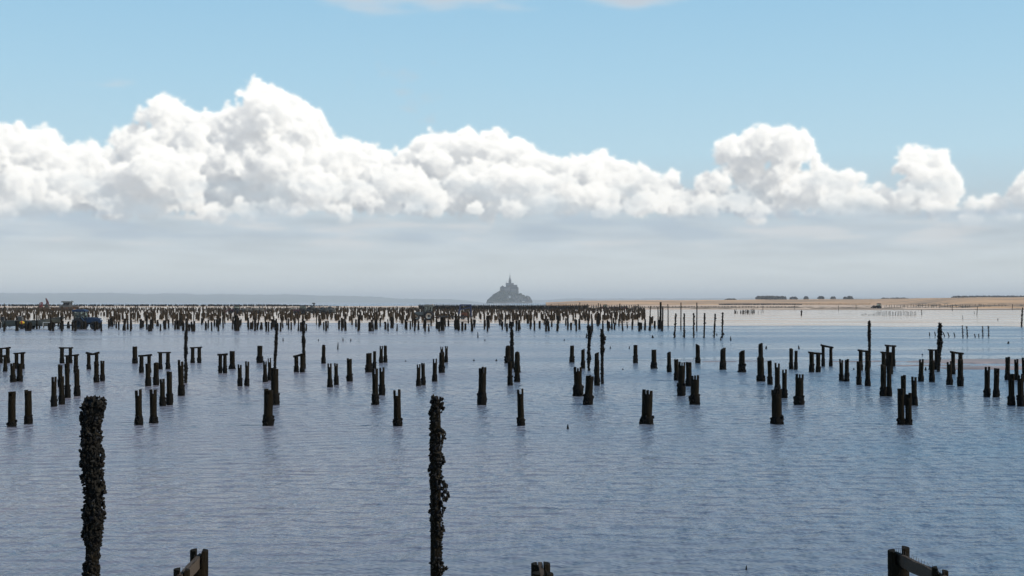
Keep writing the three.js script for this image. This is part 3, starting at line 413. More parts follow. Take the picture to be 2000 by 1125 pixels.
// ---------------------------------------------------------------- forked posts at the lower edge, a plank on edge held in their slots
function slottedPair(label, far, near, wa, wb, d0, tops, nails, lean) {                 // far and near post: photo columns of their centres
  const d1 = d0[1], da = d0[0], A = V(xAt(far, da), 0, -da), B = V(xAt(near, d1), 0, -d1), t = thing('slotted_posts', label, 'post pair', A, 0, 'forked posts holding a plank at the lower edge'), rel = B.clone().sub(A), dir = rel.clone().normalize(), turn = Math.atan2(dir.x, dir.z);
  [[V(0, 0, 0), wa, tops[0], 71], [rel, wb, tops[1], 73]].forEach(([p, w, h, s]) => { const g = stakeShape(w, h, 'fork', s + Math.round(far)); g.rotateY(turn + lean); g.translate(p.x, 0, p.z); part('forked_post', g, wood, t); });
  const a = V(0, tops[0] - 0.1, 0).addScaledVector(dir, -0.10), b = V(rel.x, tops[1] - 0.1, rel.z).addScaledVector(dir, 0.12), pl = new THREE.BoxGeometry(0.045, 0.13, a.distanceTo(b), 1, 2, 14), p = pl.attributes.position;
  for (let i = 0; i < p.count; i++) p.setXYZ(i, p.getX(i) + 0.006 * noise(i, p.getZ(i) * 4), p.getY(i) + 0.012 * noise(p.getZ(i) * 3, i * 0.1, far), p.getZ(i));
  pl.computeVertexNormals(); pl.applyQuaternion(new THREE.Quaternion().setFromUnitVectors(V(0, 0, 1), b.clone().sub(a).normalize())); pl.translate((a.x + b.x) / 2, (a.y + b.y) / 2, (a.z + b.z) / 2);
  const plank = part('plank', pl, plankWood, t), R = rng(far);
  for (let i = 0; i < nails; i++) { const q = a.clone().lerp(b, (i + 0.3 + 0.4 * R()) / nails).add(V(0, 0.06, 0)); part('nail', rod(q, q.clone().add(V((R() - 0.5) * 0.02, 0.055, 0)), 0.003, 5, 0.002), iron, plank); }
}
{
  const dd = (h, py) => (EYE - h) / ((py - HY) * T);
  slottedPair('near forked posts with a slanting plank, between the two big stakes', 389, 355, 0.19, 0.16, [dd(1.28, 1078), dd(1.28, 1112)], [1.28, 1.28], 2, 0.1);
  slottedPair('near forked posts with a plank seen end on, straight below the far abbey island', 1056, 1060, 0.20, 0.22, [dd(1.26, 1094), dd(1.16, 1124)], [1.26, 1.16], 1, 0);
  slottedPair('near forked posts whose slanting plank bristles with nails', 1755, 1836, 0.23, 0.16, [dd(1.26, 1074), dd(1.26, 1113)], [1.26, 1.26], 19, -0.35);
}

// ---------------------------------------------------------------- broken stubs that just break the water
const STUBS = [[658.5, 661, 669, 682], [552, 554, 659.5, 666], [669, 671, 659, 666], [684, 686, 661, 666], [621, 623, 662, 665.5], [932.5, 934.5, 648, 659.5], [946, 948, 662, 665.5], [1107, 1111, 829, 838], [1144, 1146.5, 651, 660], [1101, 1103, 662, 665.5], [1228, 1230, 676, 681], [1273, 1277, 655, 660], [1406.5, 1409, 658, 665], [1426, 1428.5, 657, 665], [1399, 1401, 651, 655], [1412, 1415, 650, 654], [1494.5, 1498, 676, 681], [1559, 1562, 675, 681], [1967, 1971, 667, 671], [924, 927, 702, 705], [967, 971, 702, 705], [1806, 1809.5, 717, 723], [1666, 1669, 719, 722], [1800, 1803, 691, 693], [1456, 1459, 1109, 1112], [1215, 1218, 720, 722], [791, 794, 704, 706], [1191, 1193, 676, 681]];
STUBS.forEach(([x0, x1, y0, y1], i) => {
  const d = depthOf(y1), h = Math.max(0.06, EYE - (y0 - HY) * T * d), w = (x1 - x0) * T * d, g = stakeShape(w, h, 'round', 500 + i), p = g.attributes.position, lean = (rng(i + 60)() - 0.5) * 0.5;
  for (let j = 0; j < p.count; j++) { const t = clamp(p.getY(j) / h); p.setXYZ(j, p.getX(j) * (1.25 - 0.75 * t) + lean * w * t, p.getY(j), p.getZ(j) * (1.25 - 0.75 * t)); }
  const o = new THREE.Mesh(g, weed); o.name = numbered('post_stub'); o.position.copy(onWater((x0 + x1) / 2, y1)); scene.add(o);
  tag(o, `worn black stub just breaking the water, ${i === 24 ? 'lowest of all, near the nail-studded plank' : i === 7 ? 'alone in front of the front row' : ORD[STUBS.filter((s, j) => s[0] < x0 && j !== 24 && j !== 7).length] + ' small stub from the left'}`, 'post stub', 'small worn stubs breaking the water');
});
// ---------------------------------------------------------------- the dense field of mussel stakes on the far flats
const groundAt = (px, py) => Math.max(-0.05, flatsLevel(px, py));
const farShapes = [0, 1, 2, 3, 4, 5].map((k) => { const g = flat(new THREE.CylinderGeometry(0.42, 0.5, 1.25, 7, 4).translate(0, 0.5, 0)), p = g.attributes.position; for (let i = 0; i < p.count; i++) { const y = p.getY(i), q = 1 + 0.22 * noise(y * 3.2 + k * 9, p.getX(i) * 2, p.getZ(i) * 2 + k) + (k === 2 && y > 0.7 ? 0.25 : 0) - (k === 4 && y > 0.6 ? 0.3 : 0); p.setXYZ(i, p.getX(i) * q + 0.12 * noise(k, y * 2), y + (y > 1 ? 0.05 * noise(p.getX(i) * 3, k) : 0), p.getZ(i) * q); } g.computeVertexNormals(); return g; });
{
  const R = rng(808), rows = [[646.5, 46], [643.5, 42], [640.5, 40], [637.5, 38], [634.5, 36], [631.5, 34], [628.8, 32]], kinds = farShapes.map((g, k) => { const m = new THREE.Mesh(g, woodFar); return m; }), spots = [];
  rows.forEach(([py, n], row) => { const right = lerp(1306, 1275, row / 6), step = (right + 20) / n; for (let i = 0; i < n; i++) { const px = -12 + (i + 0.15 + 0.7 * R()) * step, m = R() < 0.42 ? 2 : 1; for (let q = 0; q < m; q++) spots.push([px + q * (4 + 4 * R()), py + (R() - 0.5) * 2, row]); } });
  spots.sort((a, b) => b[1] - a[1]);
  const far = [], ZONES = [[140, 'around the grey boat'], [215, 'around the blue tractor'], [430, 'between blue and dark red tractors'], [530, 'below the dark red tractor'], [665, 'below the trailer with the derrick'], [800, 'left of the grey-green tractor'], [930, 'around the grey-green tractor and blue gantry'], [1050, 'below the abbey island'], [1170, 'right of the abbey island'], [3000, 'below the long red trailer']];
  spots.forEach(([px, py, row], i) => {
    if (px > 1000 && R() < 0.16) return;
    const p = onWater(px, py), h = (0.95 + 0.5 * R()) * (R() < 0.1 ? 1.5 : 1), w = 0.26 + 0.22 * R() * R() + (R() < 0.16 ? 0.25 : 0), k = Math.floor(R() * 6), lean = (R() - 0.5) * 0.10 + (px > 1190 ? 0.09 * R() - 0.01 : 0);
    if (far.length >= 296) return;
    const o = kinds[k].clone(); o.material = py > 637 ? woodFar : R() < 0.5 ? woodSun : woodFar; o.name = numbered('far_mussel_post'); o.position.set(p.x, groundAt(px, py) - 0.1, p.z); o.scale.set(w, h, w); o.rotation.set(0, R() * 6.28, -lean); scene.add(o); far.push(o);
    const zone = ZONES.find(([e]) => px < e)[1], edge = py > 641.5 ? 'front edge' : py > 634.8 ? 'middle' : 'hind part'; tag(o, `thin post, ${edge} of the far mussel field, ${zone}`, 'mussel post', `far mussel posts, ${edge}, ${zone}`);
  });
  // beyond them the stakes run together
  const M = new THREE.Matrix4(), Q = new THREE.Quaternion(), N = 4600, inst = new THREE.InstancedMesh(farShapes[1], woodSun, N); inst.name = 'distant_mussel_stakes'; inst.userData.kind = 'stuff'; tag(inst, 'rows of distant mussel stakes running together on the far wet flats', 'mussel stakes');
  for (let i = 0; i < N; i++) {
    const f = R(), py = f < 0.36 ? 627 - 13 * R() : 614.5 - 10.5 * Math.sqrt(R()), px = -40 + 1300 * R(), p = onWater(px, py); if (f < 0.36 && R() < 0.45) { M.makeScale(0.0001, 0.0001, 0.0001); inst.setMatrixAt(i, M); continue; }
    const h = (0.85 + 0.6 * R()) * (R() < 0.06 ? 1.6 : 1), w = 0.28 + 0.3 * R(); M.compose(V(p.x, groundAt(px, py) - 0.1, p.z), Q.setFromEuler(new THREE.Euler(0, R() * 6, (R() - 0.5) * 0.16)), V(w, h, w)); inst.setMatrixAt(i, M);
  }
  scene.add(inst);
  const L = 1500, line = new THREE.InstancedMesh(farShapes[0], woodFar, L); line.name = 'horizon_mussel_stakes'; tag(line, 'dark line of mussel stakes along the horizon before the blue hills', 'mussel stakes', null, 'stuff');
  for (let i = 0; i < L; i++) { const px = -300 + 1000 * R() ** 0.9, d = 1150 + 260 * R(), h = (1.5 + 0.5 * R()) * smooth(720, 520, px); M.compose(V(xAt(px, d), 0.1, -d), Q.identity(), V(0.9, Math.max(0.01, h), 0.9)); line.setMatrixAt(i, M); }
  scene.add(line);
}
// tall thin poles that mark the lines of stakes
const POLES = [[8.5, 592.5, 623], [54, 595.5, 622], [75.5, 594, 625], [122, 598, 622], [165, 596, 622], [189.5, 597, 620], [215, 597, 626], [227.5, 596, 624], [264, 595.5, 628], [286.5, 599, 630], [330, 596, 622], [347.5, 597, 626], [366.5, 596.5, 640], [378.5, 594, 634], [398, 595, 626], [427, 599, 634], [437.5, 595, 622], [494.5, 595, 616], [523, 597, 624], [560, 596, 620], [618, 601, 634], [657.5, 598, 622], [674, 599.5, 618], [694.5, 600, 620], [714, 599, 618], [740, 600, 618], [749.5, 601, 622], [768.5, 599, 626], [786.5, 599.5, 632], [805, 600, 630], [1132.5, 590.5, 630], [1168.5, 592, 634], [1173, 593, 626], [1203, 599, 634], [1246, 594, 636], [1270, 597.5, 640], [1305, 594, 638], [1330, 591, 644], [1361, 591, 646.5], [1285.5, 599.5, 642]];
POLES.forEach(([px, y0, y1], i) => { const d = depthOf(y1), h = heightAt(d, y0), g = new THREE.CylinderGeometry(0.05 + 0.00012 * d, 0.07 + 0.00016 * d, h + 0.4, 7, 3), p = g.attributes.position; for (let j = 0; j < p.count; j++) p.setX(j, p.getX(j) + 0.05 * noise(i * 3.1, p.getY(j))); g.translate(0, h / 2 - 0.2, 0);
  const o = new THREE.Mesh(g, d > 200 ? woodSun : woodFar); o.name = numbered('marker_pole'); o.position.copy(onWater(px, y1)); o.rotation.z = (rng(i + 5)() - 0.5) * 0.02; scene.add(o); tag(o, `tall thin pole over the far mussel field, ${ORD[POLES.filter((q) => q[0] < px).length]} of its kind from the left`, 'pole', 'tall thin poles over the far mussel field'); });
{ // a thick doubled pole and a stout one
  const d = depthOf(642.5), t = thing('doubled_pole', 'thick dark doubled pole, tallest at the edge of the far mussel field', 'pole', onWater(1291, 642.5)), k = T * d;
  part('pole', rod(V(-1.1 * k, -0.4, 0), V(-0.6 * k, heightAt(d, 590), 0), 2.4 * k, 9, 1.9 * k), woodFar, t); part('pole', rod(V(3.1 * k, -0.4, 0.05), V(3.4 * k, heightAt(d, 599), 0.05), 1.6 * k, 9, 1.4 * k), woodFar, t); part('stump', stakeShape(3 * k, heightAt(d, 624), 'slant', 77).translate(-3.4 * k, 0, 0.12), woodFar, t);
  const e = depthOf(628), o = thing('stout_pole', 'stout brown pole beside the red trailer, above its neighbours', 'pole', onWater(1210.5, 628)); part('pole', rod(V(0, -0.3, 0), V(0.02, heightAt(e, 593), 0), 1.7 * T * e, 8, 1.0 * T * e), woodSun, o); part('stump', stakeShape(4.2 * T * e, heightAt(e, 616), 'slant', 79), woodSun, o);
}
// the open row of crusted poles at the edge of the flats
[[1317, 1320, 612], [1336, 1336.5, 612], [1355, 1355, 611.5], [1375, 1376.5, 611.5], [1394.5, 1397, 612.5], [1410.5, 1411.5, 610]].forEach(([xb, xt, y0], i) => {
  const d = depthOf(660), k = T * d, h = heightAt(d, y0), R = rng(620 + i), lx = (xt - xb) * k, t = thing('crusted_pole', `${ORD[i]} from the left in the open row of six tall crusted poles`, 'pole', onWater(xb, 660), 0, 'open row of six crusted poles');
  part('pole', rod(V(0, -0.4, 0), V(lx, h, 0), 1.5 * k, 8, 1.3 * k), wood, t);
  const list = []; for (let j = 0; j < 70; j++) { const f = R(), a = R() * 6.283, q = (1.35 + (noise(f * 6, i * 5) > 0.1 ? 0.8 : 0)) * k, s = 0.045 + 0.045 * R(); list.push([new THREE.Matrix4().compose(V(lx * f + Math.cos(a) * q, h * f, Math.sin(a) * q), new THREE.Quaternion().setFromEuler(turnTo(R)), V(s, s, s)), j % 5]); }
  part('mussel_crust', crustOf(list), weed, t, 'stuff');
});
// four knobbly sticks and their slanting neighbours on the calm side
[[1879.5, 1881, 636, 658.5], [1888, 1889.5, 637, 658.5], [1919, 1920, 637, 657.5], [1931, 1930.5, 636.5, 657.5]].forEach(([xt, xb, y0, y1], i) => {
  const d = depthOf(y1), k = T * d, h = heightAt(d, y0), R = rng(640 + i), t = thing('knobbly_stick', `${ORD[i]} from the left of four thin knobbly sticks in the calm water`, 'stick', onWater(xb, y1), 0, 'four knobbly sticks in calm water'), list = [];
  part('stick', rod(V(0, -0.3, 0), V((xt - xb) * k, h, 0), 0.9 * k, 7, 0.6 * k), wood, t);
  for (let j = 0; j < 40; j++) { const f = R(), a = R() * 6.283, q = (noise(f * 7, i * 9) > 0 ? 1.5 : 0.8) * k, s = 0.035 + 0.04 * R(); list.push([new THREE.Matrix4().compose(V((xt - xb) * k * f + Math.cos(a) * q, h * f, Math.sin(a) * q), new THREE.Quaternion().setFromEuler(turnTo(R)), V(s, s, s)), j % 5]); }
  part('mussel_crust', crustOf(list), weed, t, 'stuff');
});
[[1815.5, 1816, 649, 656], [1825.5, 1827.5, 648, 656], [1842, 1846.5, 649, 657], [1851, 1855, 649, 657.5], [1863, 1866, 649.5, 657.5], [1903, 1906, 652, 658.5], [1911.5, 1912, 652, 658.5]].forEach(([xt, xb, y0, y1], i) => { const d = depthOf(y1), k = T * d, o = new THREE.Mesh(rod(V(0, -0.2, 0), V((xt - xb) * k, heightAt(d, y0), 0), 1.2 * k, 7, 0.9 * k), weed); o.name = numbered('slanting_stub'); o.position.copy(onWater(xb, y1)); scene.add(o); tag(o, `short black stub, ${ORD[i]} from the left of seven beside the knobbly sticks`, 'post stub', 'seven slanting stubs in calm water'); });
{ const d = depthOf(638), k = T * d, t = thing('lone_pole', 'lone crusted pole with a reflection at the far side of the flats', 'pole', onWater(1995, 638)), list = [], R = rng(9), h = heightAt(d, 600.5); part('pole', rod(V(0, -0.3, 0), V(2.2 * k, h, 0), 1.5 * k, 8, 1.0 * k), wood, t); for (let j = 0; j < 50; j++) { const f = R(), a = R() * 6.283, s = 0.06 + 0.05 * R(); list.push([new THREE.Matrix4().compose(V(2.2 * k * f + Math.cos(a) * 1.5 * k, h * f, Math.sin(a) * 1.5 * k), new THREE.Quaternion().setFromEuler(turnTo(R)), V(s, s, s)), j % 5]); } part('mussel_crust', crustOf(list), weed, t, 'stuff'); }
// fields of small stakes on the bright flats
function smallField(name, label, category, group, spots, seed, mat) { const R = rng(seed), base = new THREE.Mesh(farShapes[0], mat); spots.forEach(([px, y0, y1, w]) => { const d = depthOf(y1), k = T * d, o = base.clone(); o.name = numbered(name); o.position.copy(onWater(px, y1)); o.position.y = groundAt(px, y1) - 0.05; o.scale.set(w * k, (y1 - y0) * k, w * k); o.rotation.z = (R() - 0.5) * 0.16; scene.add(o); tag(o, label.includes('#') ? label.replace('#', ORD[spots.filter((s) => s[0] < px).length]) : label, category, group); }); }
{
  const R = rng(71), a = [], b = [], c = [];
  for (let i = 0; i < 46; i++) { const px = 1422 + 65 * (0.5 + 0.5 * (R() + R() - 1)) + (R() < 0.12 ? 22 * R() : 0), y1 = 611 + 3 * R(); a.push([px, y1 - 5 - 3.5 * R(), y1, 0.9]); }
  for (let i = 0; i < 40; i++) { const px = 1682 + 108 * (i + 0.6 * R()) / 40, y1 = 615.5 + 1.2 * R() + 0.6 * (px - 1682) / 108; b.push([px, y1 - (px < 1712 ? 2 + 2 * R() : 6 + 3 * R()), y1, 0.85]); }
  for (let i = 0; i < 48; i++) { const px = 1720 + 245 * (i + 0.7 * R()) / 48, y1 = 601 + 1.5 * R(); c.push([px, y1 - 4.5 - 3 * R(), y1, 0.9]); }
  smallField('small_stake', 'small dark stake in the thick clump on the brown flats', 'stake', 'clump of small stakes on the brown flats', a, 5, woodFar);
  smallField('short_stake', 'short stake in the bright wet flats, # from the left in its spaced row', 'stake', 'spaced row of short stakes in the bright flats', b, 6, woodFar);
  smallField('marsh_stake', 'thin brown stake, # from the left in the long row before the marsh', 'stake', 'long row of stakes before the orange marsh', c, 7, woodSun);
  smallField('single_pole', 'thin pole apart on the open flats, # of such poles from the left', 'pole', 'single poles on the open flats', [[1490, 598, 608, 1], [1552, 597, 605, 0.9], [1638, 598, 607, 0.9], [1672, 597, 605, 0.9], [1800.5, 606.5, 615.5, 1.5], [1860, 599, 607, 1.2], [1908, 601, 616, 1.3], [1903, 608, 614, 0.8], [1977, 595.5, 605, 1.2], [1880.5, 617, 624.5, 1], [1949, 622, 626, 1.5], [1565, 609, 617, 2.2]], 8, woodFar);
}
// long racks on which mussel ropes hang
function rack(label, x0, x1, foot, top, rope, sparse, seed) {
  const d = depthOf(foot), k = T * d, R = rng(seed), h = heightAt(d, top), t = thing('mussel_rack', label, 'rack', onWater(x0, foot), 0, 'long mussel racks on the far flats'), L = (x1 - x0) * k, st = [], rp = [];
  for (let x = 0; x < L; x += sparse * (0.7 + 0.6 * R())) for (const z of [0, -2.5]) st.push(rod(V(x, -0.3, z), V(x + (R() - 0.5) * 0.15, h * (0.9 + 0.14 * R()), z), 0.13, 5, 0.10));
  part('rack_stakes', join(st), woodFar, t, 'stuff');
  for (const y of [0.28, 0.8]) part('rail', join([beam(V(-0.5, h * y, 0.08), V(L + 0.5, h * y, 0.08), 0.12, 0.14), beam(V(-0.5, h * y, -2.42), V(L + 0.5, h * y, -2.42), 0.12, 0.14)]), woodFar, t);
  if (rope) { for (let x = 0; x < L * rope; x += 0.5) { const z = R() < 0.5 ? 0.2 : -2.3, a = h * (0.24 + 0.05 * R()), b = h * (0.74 + 0.08 * R()); rp.push(rod(V(x, a, z), V(x + (R() - 0.5) * 0.2, b, z), 0.34 + 0.08 * R(), 6, 0.28)); } part('hanging_mussel_ropes', join(rp), woodFar, t, 'stuff'); }
}
rack('long dark rack thickly hung with mussel ropes below the abbey island', 818, 1150, 607.5, 594, 1, 0.9, 21);
rack('open rack of bare stakes and rails behind the red tractor', 1130, 1250, 606, 595.5, 0, 1.2, 22);
rack('low thin double rack running on beyond the red trailer', 1240, 1560, 601.5, 597.5, 0, 2.2, 23);
rack('dark low rack at the foot of the orange marsh', 1405, 1700, 597.5, 592.2, 0.55, 1.6, 24);
rack('faint low rack leading from the rope rack towards the blue hills', 560, 815, 603, 600, 0, 2.4, 25);
// ---------------------------------------------------------------- the abbey island far across the bay
{
  const D = 6300, k = T * D, X = (px) => (px - 996) * k, Y = (py) => heightAt(D, py), at = V(xAt(996, D), 0, -D);
  const stone = std(0.30, 0.25, 0.21, 0.9), stoneDark = std(0.12, 0.10, 0.088, 0.9), slate = std(0.045, 0.047, 0.053, 0.8), dark = std(0.03, 0.03, 0.033, 0.8), render1 = std(0.82, 0.77, 0.68, 0.9), rockMat = std(0.085, 0.072, 0.058, 1), leaf = std(0.03, 0.034, 0.02, 1), granite = std(0.30, 0.26, 0.22, 0.9);
  const prof = [[950, 593], [953, 588.5], [958, 583], [964, 577.5], [969, 573.5], [975, 570], [982, 570.5], [1004, 571.5], [1012, 573], [1018, 575.8], [1024, 579], [1026, 581.5], [1028, 579.5], [1033, 580], [1036, 584], [1038.5, 590], [1041, 593]];
  const rise = (px) => { let q = 0; while (q < prof.length - 2 && px > prof[q + 1][0]) q++; return Y(lerp(prof[q][1], prof[q + 1][1], clamp((px - prof[q][0]) / (prof[q + 1][0] - prof[q][0])))); };
  const P = [], I = [], n = 60;
  for (let j = 0; j <= 40; j++) for (let i = 0; i <= n; i++) { const px = lerp(946, 1043, i / n), z = lerp(-130, 120, j / 40), f = smooth(120, 15, z) * smooth(-130, -40, z), x = X(px); P.push(x, -3 + Math.max(0, (rise(px) + 3) * f * (0.93 + 0.12 * noise(x * 0.05, z * 0.05)) + 2.5 * noise(x * 0.11, z * 0.11, 5) * f), z); }
  for (let j = 0; j < 40; j++) for (let i = 0; i < n; i++) { const a = j * (n + 1) + i; I.push(a, a + n + 1, a + 1, a + 1, a + n + 1, a + n + 2); }
  const g = new THREE.BufferGeometry(); g.setAttribute('position', new THREE.Float32BufferAttribute(P, 3)); g.setIndex(I); g.computeVertexNormals();
  const rock = new THREE.Mesh(g, rockMat); rock.name = 'island_rock'; rock.position.copy(at); rock.userData.kind = 'structure'; scene.add(rock);
  const R = rng(404), lv = [];
  for (let i = 0; i < 900; i++) { const px = R() < 0.7 ? lerp(952, 992, R()) : lerp(992, 1038, R()), f = R() ** 0.8, z = 15 + 100 * f, y = rise(px) * smooth(120, 15, z), s = 3 + 5 * R() * R(); const q = new THREE.IcosahedronGeometry(s, 0); q.scale(1, 0.9, 1); q.rotateY(R() * 6); q.translate(X(px), y + s * 0.3, z); lv.push(q); }
  const trees = new THREE.Mesh(join(lv), leaf); trees.name = 'island_woods'; trees.position.copy(at); tag(trees, 'grey-green woods clothing the slope of the far island', 'woods', null, 'stuff'); scene.add(trees);
  const gable = (x0, x1, y0, yw, yr, z0, z1, parent, wallMat = stone, alongX = true) => {              // a block with a pitched roof
    part('wall', box(X(x1) - X(x0), Y(yw) - Y(y0), z1 - z0, (X(x0) + X(x1)) / 2, (Y(y0) + Y(yw)) / 2, (z0 + z1) / 2), wallMat, parent);
    const a = X(x0), b = X(x1), w = Y(yw), r = Y(yr), s = new THREE.Shape(), e = 0.6;
    if (alongX) { s.moveTo(z0 - e, w); s.lineTo(z1 + e, w); s.lineTo((z0 + z1) / 2, r); const q = new THREE.ExtrudeGeometry(s, { depth: b - a + 2 * e, bevelEnabled: false }); q.rotateY(-Math.PI / 2); q.scale(1, 1, -1); q.translate(b + e, 0, 0); const ii = q.index; const f = flat(q), p = f.attributes.position; for (let i = 0; i < p.count; i += 3) { for (const c of [0, 1, 2]) { const t = p.array[(i + 1) * 3 + c]; p.array[(i + 1) * 3 + c] = p.array[(i + 2) * 3 + c]; p.array[(i + 2) * 3 + c] = t; } } f.computeVertexNormals(); for (let i = 0; i < p.count; i++) p.setZ(i, -p.getZ(i) + 0); f.computeVertexNormals(); return part('roof', flipFix(f, z0, z1), slate, parent); }
    s.moveTo(a - e, w); s.lineTo(b + e, w); s.lineTo((a + b) / 2, r); return part('roof', new THREE.ExtrudeGeometry(s, { depth: z1 - z0 + 2 * e, bevelEnabled: false }).translate(0, 0, z0 - e), slate, parent);
  };
  function flipFix(f, z0, z1) { f.computeBoundingBox(); const c = (f.boundingBox.min.z + f.boundingBox.max.z) / 2; f.translate(0, 0, (z0 + z1) / 2 - c); return f; }
  const ab = thing('abbey_church', 'hazy grey abbey with tower and needle spire crowning the far island', 'abbey', at);
  gable(976.5, 986.5, 577, 561.5, 557.5, -25, 10, ab, stoneDark, false); gable(985, 996, 577, 563, 560, -30, 14, ab, stone, true);
  gable(988, 1003, 577, 556.5, 552.5, -40, 2, ab, stoneDark, true); gable(1001, 1010, 577, 559.5, 556, -36, -2, ab, stoneDark, true); gable(998, 1008.5, 578, 564.5, 561.5, -20, 14, ab, stone, false); gable(1008, 1012.8, 580, 562, 560, -26, 12, ab, stoneDark, false);
  part('tower', box(5 * k, Y(547.5) - Y(560), 13, X(996), (Y(547.5) + Y(560)) / 2, -19), stoneDark, ab);
  const spire = part('spire', new THREE.CylinderGeometry(0.15, 4.6, Y(535) - Y(547.5), 8).translate(X(996), (Y(535) + Y(547.5)) / 2, -19), slate, ab); part('statue', new THREE.CylinderGeometry(0.15, 0.6, Y(532.5) - Y(535.2), 6).translate(X(996), (Y(532.5) + Y(535.2)) / 2, -19), slate, spire);
  for (const px of [993.8, 998.2]) part('pinnacle', new THREE.CylinderGeometry(0.2, 1.1, 9, 5).translate(X(px), Y(547.5) + 4, -14), stoneDark, ab);
  part('pinnacle', new THREE.CylinderGeometry(0.3, 1.4, 8, 5).translate(X(988.6), Y(552) + 3, 1), stoneDark, ab);
  for (let i = 0; i < 9; i++) part('buttress', box(1.6, Y(563 + i % 3) - Y(578), 4, X(978 + i * 4.1), (Y(563 + i % 3) + Y(578)) / 2, 14 + (i % 2)), stone, ab);
  for (let i = 0; i < 12; i++) part('window', box(1.4, 5, 0.4, X(979.5 + i * 2.8), Y(567 + (i * 7) % 4), i < 3 ? 10.3 : 14.3), dark, ab);
  const wl = [[963, 985, 590.5], [985, 1010, 589.5], [1010, 1038, 589.5]];
  wl.forEach(([a, b, y], i) => { const w = new THREE.Mesh(box(X(b) - X(a) - 0.5, Y(y) + 2, 3, (X(a) + X(b)) / 2, (Y(y) - 2) / 2, 118 - i), granite); w.name = numbered('rampart_wall'); w.position.copy(at); scene.add(w); tag(w, ['low rampart wall under the woods of the far island', 'rampart wall below the abbey on the far island', 'rampart wall below the village of the far island'][i], 'wall'); });
  const houses = [[1021.5, 586, 592.5, 5, 1, 'white house at the foot of the far island, brightest of its village'], [995.5, 576.5, 581, 4.5, 1, 'pale house in the woods straight below the abbey spire'], [992, 580, 584, 3.5, 0, 'small pale house just below the pale one in the island woods'], [1003, 579.5, 584, 4, 2, 'grey house right of the pale house on the far island slope'], [1009, 577, 582, 4.5, 2, 'grey house under the end of the abbey on the far island'], [1012, 583, 588, 4, 0, 'house half way down the island village'], [1015, 578, 583.5, 4, 2, 'grey house high in the island village'], [1019, 580.5, 586, 4, 2, 'grey house above the white house of the far island'], [1007, 585, 590, 4.5, 0, 'low house behind the island rampart left of the white house'], [1026.5, 582, 590, 4.5, 2, 'tall grey house right of the white house on the far island'], [1034.5, 585, 592, 4, 0, 'outermost house of the island village']];
  for (const [px, y0, y1, w, m, label] of houses) { const z = 60 + (y1 - 578) * 3.2, h = thing('island_house', label, 'house', at); gable(px - w / 2, px + w / 2, y1 + 1.5, y0 + 1.6, y0, z - 9, z, h, [granite, render1, stone][m], true); for (const q of [-0.25, 0.25]) part('window', box(1.2, 2, 0.3, X(px + q * w), Y((y0 + y1) / 2 + 0.8), z + 0.16), dark, h); }
  const tw = thing('rampart_tower', 'round tower with a conical roof at the end of the island rampart', 'tower', at); part('wall', new THREE.CylinderGeometry(6, 6.5, Y(582) + 2, 12).translate(X(1030), (Y(582) - 2) / 2, 96), stoneDark, tw); part('roof', new THREE.CylinderGeometry(0.2, 7, 9, 12).translate(X(1030), Y(582) + 4.4, 96), slate, tw);
}

// ---------------------------------------------------------------- trees and woods behind the marsh
{
  const twig = std(0.055, 0.052, 0.045, 1), bark = std(0.05, 0.045, 0.04, 1), D = 2600, k = T * D;
  const clump = (w, h, n, R, s) => { const l = []; for (let i = 0; i < n; i++) { const a = R() * 6.283, u = R(), q = Math.sqrt(R()), y = h * (0.28 + 0.72 * u), f = Math.sqrt(Math.max(0.05, 1 - ((u - 0.45) / 0.62) ** 2)), g = new THREE.IcosahedronGeometry(s * (0.6 + 0.8 * R()), 0); g.scale(1, 0.8, 1); g.rotateY(R() * 6); g.translate(Math.cos(a) * q * f * w / 2, y, Math.sin(a) * q * f * w / 2); l.push(g); } return join(l); };
  [[1550, 20, 579.8, 'wide low tree standing right of the long wood on the marsh horizon'], [1575.5, 10, 579, 'round tree alone between two wider ones on the marsh horizon'], [1605.5, 15, 578.8, 'broad tree in the middle of the row on the marsh horizon'], [1630, 11, 579.2, 'round grey tree before the last pair on the marsh horizon'], [1654.5, 8, 580, 'smaller tree leaning on the darkest tree of the horizon'], [1665, 13, 578.2, 'darkest and tallest round tree above the dark tractor side of the marsh']].forEach(([px, w, y0, label], i) => {
    const R = rng(330 + i), h = heightAt(D, y0), t = thing('marsh_tree', label, 'tree', V(xAt(px, D), 0, -D - i * 4)); part('trunk', rod(V(0, 3, 0), V(0.2, h * 0.6, 0), 0.7, 7, 0.35), bark, t); part('crown', clump(w * k, h, 190, R, 1.15), twig, t);
  });
  [['far_wood', 1478, 1536, 577.8, 'long grey wood with a flat top on the marsh horizon', 700], ['far_wood', 1722, 1776, 581.2, 'low thin line of bushes on the marsh horizon', 260], ['far_wood', 1862, 2030, 577.5, 'longest grey wood, running out of the picture behind the marsh', 1400], ['far_wood', 1836, 1852, 582, 'short low bush line just before the longest wood', 70], ['far_wood', 1416, 1440, 582.8, 'faint low bushes before the long flat-topped wood', 90]].forEach(([name, a, b, y0, label, n], i) => {
    const R = rng(350 + i), d = D + 300 + i * 20, kk = T * d, l = []; for (let j = 0; j < n; j++) { const px = lerp(a, b, R()), h = heightAt(d, y0 + 1.6 * Math.abs(noise(px * 0.11, i)) + 1.5 * smooth(6, 0, Math.min(px - a, b - px))), g = new THREE.IcosahedronGeometry(1.1 + 1.2 * R(), 0); g.rotateY(R() * 6); g.translate((px - a) * kk, h * (0.45 + 0.55 * Math.sqrt(R())) - 1, -14 * R()); l.push(g); }
    const m = new THREE.Mesh(join(l), twig); m.name = numbered(name); m.position.set(xAt(a, d), 0, -d); scene.add(m); tag(m, label, 'wood', null, 'stuff');
  });
}
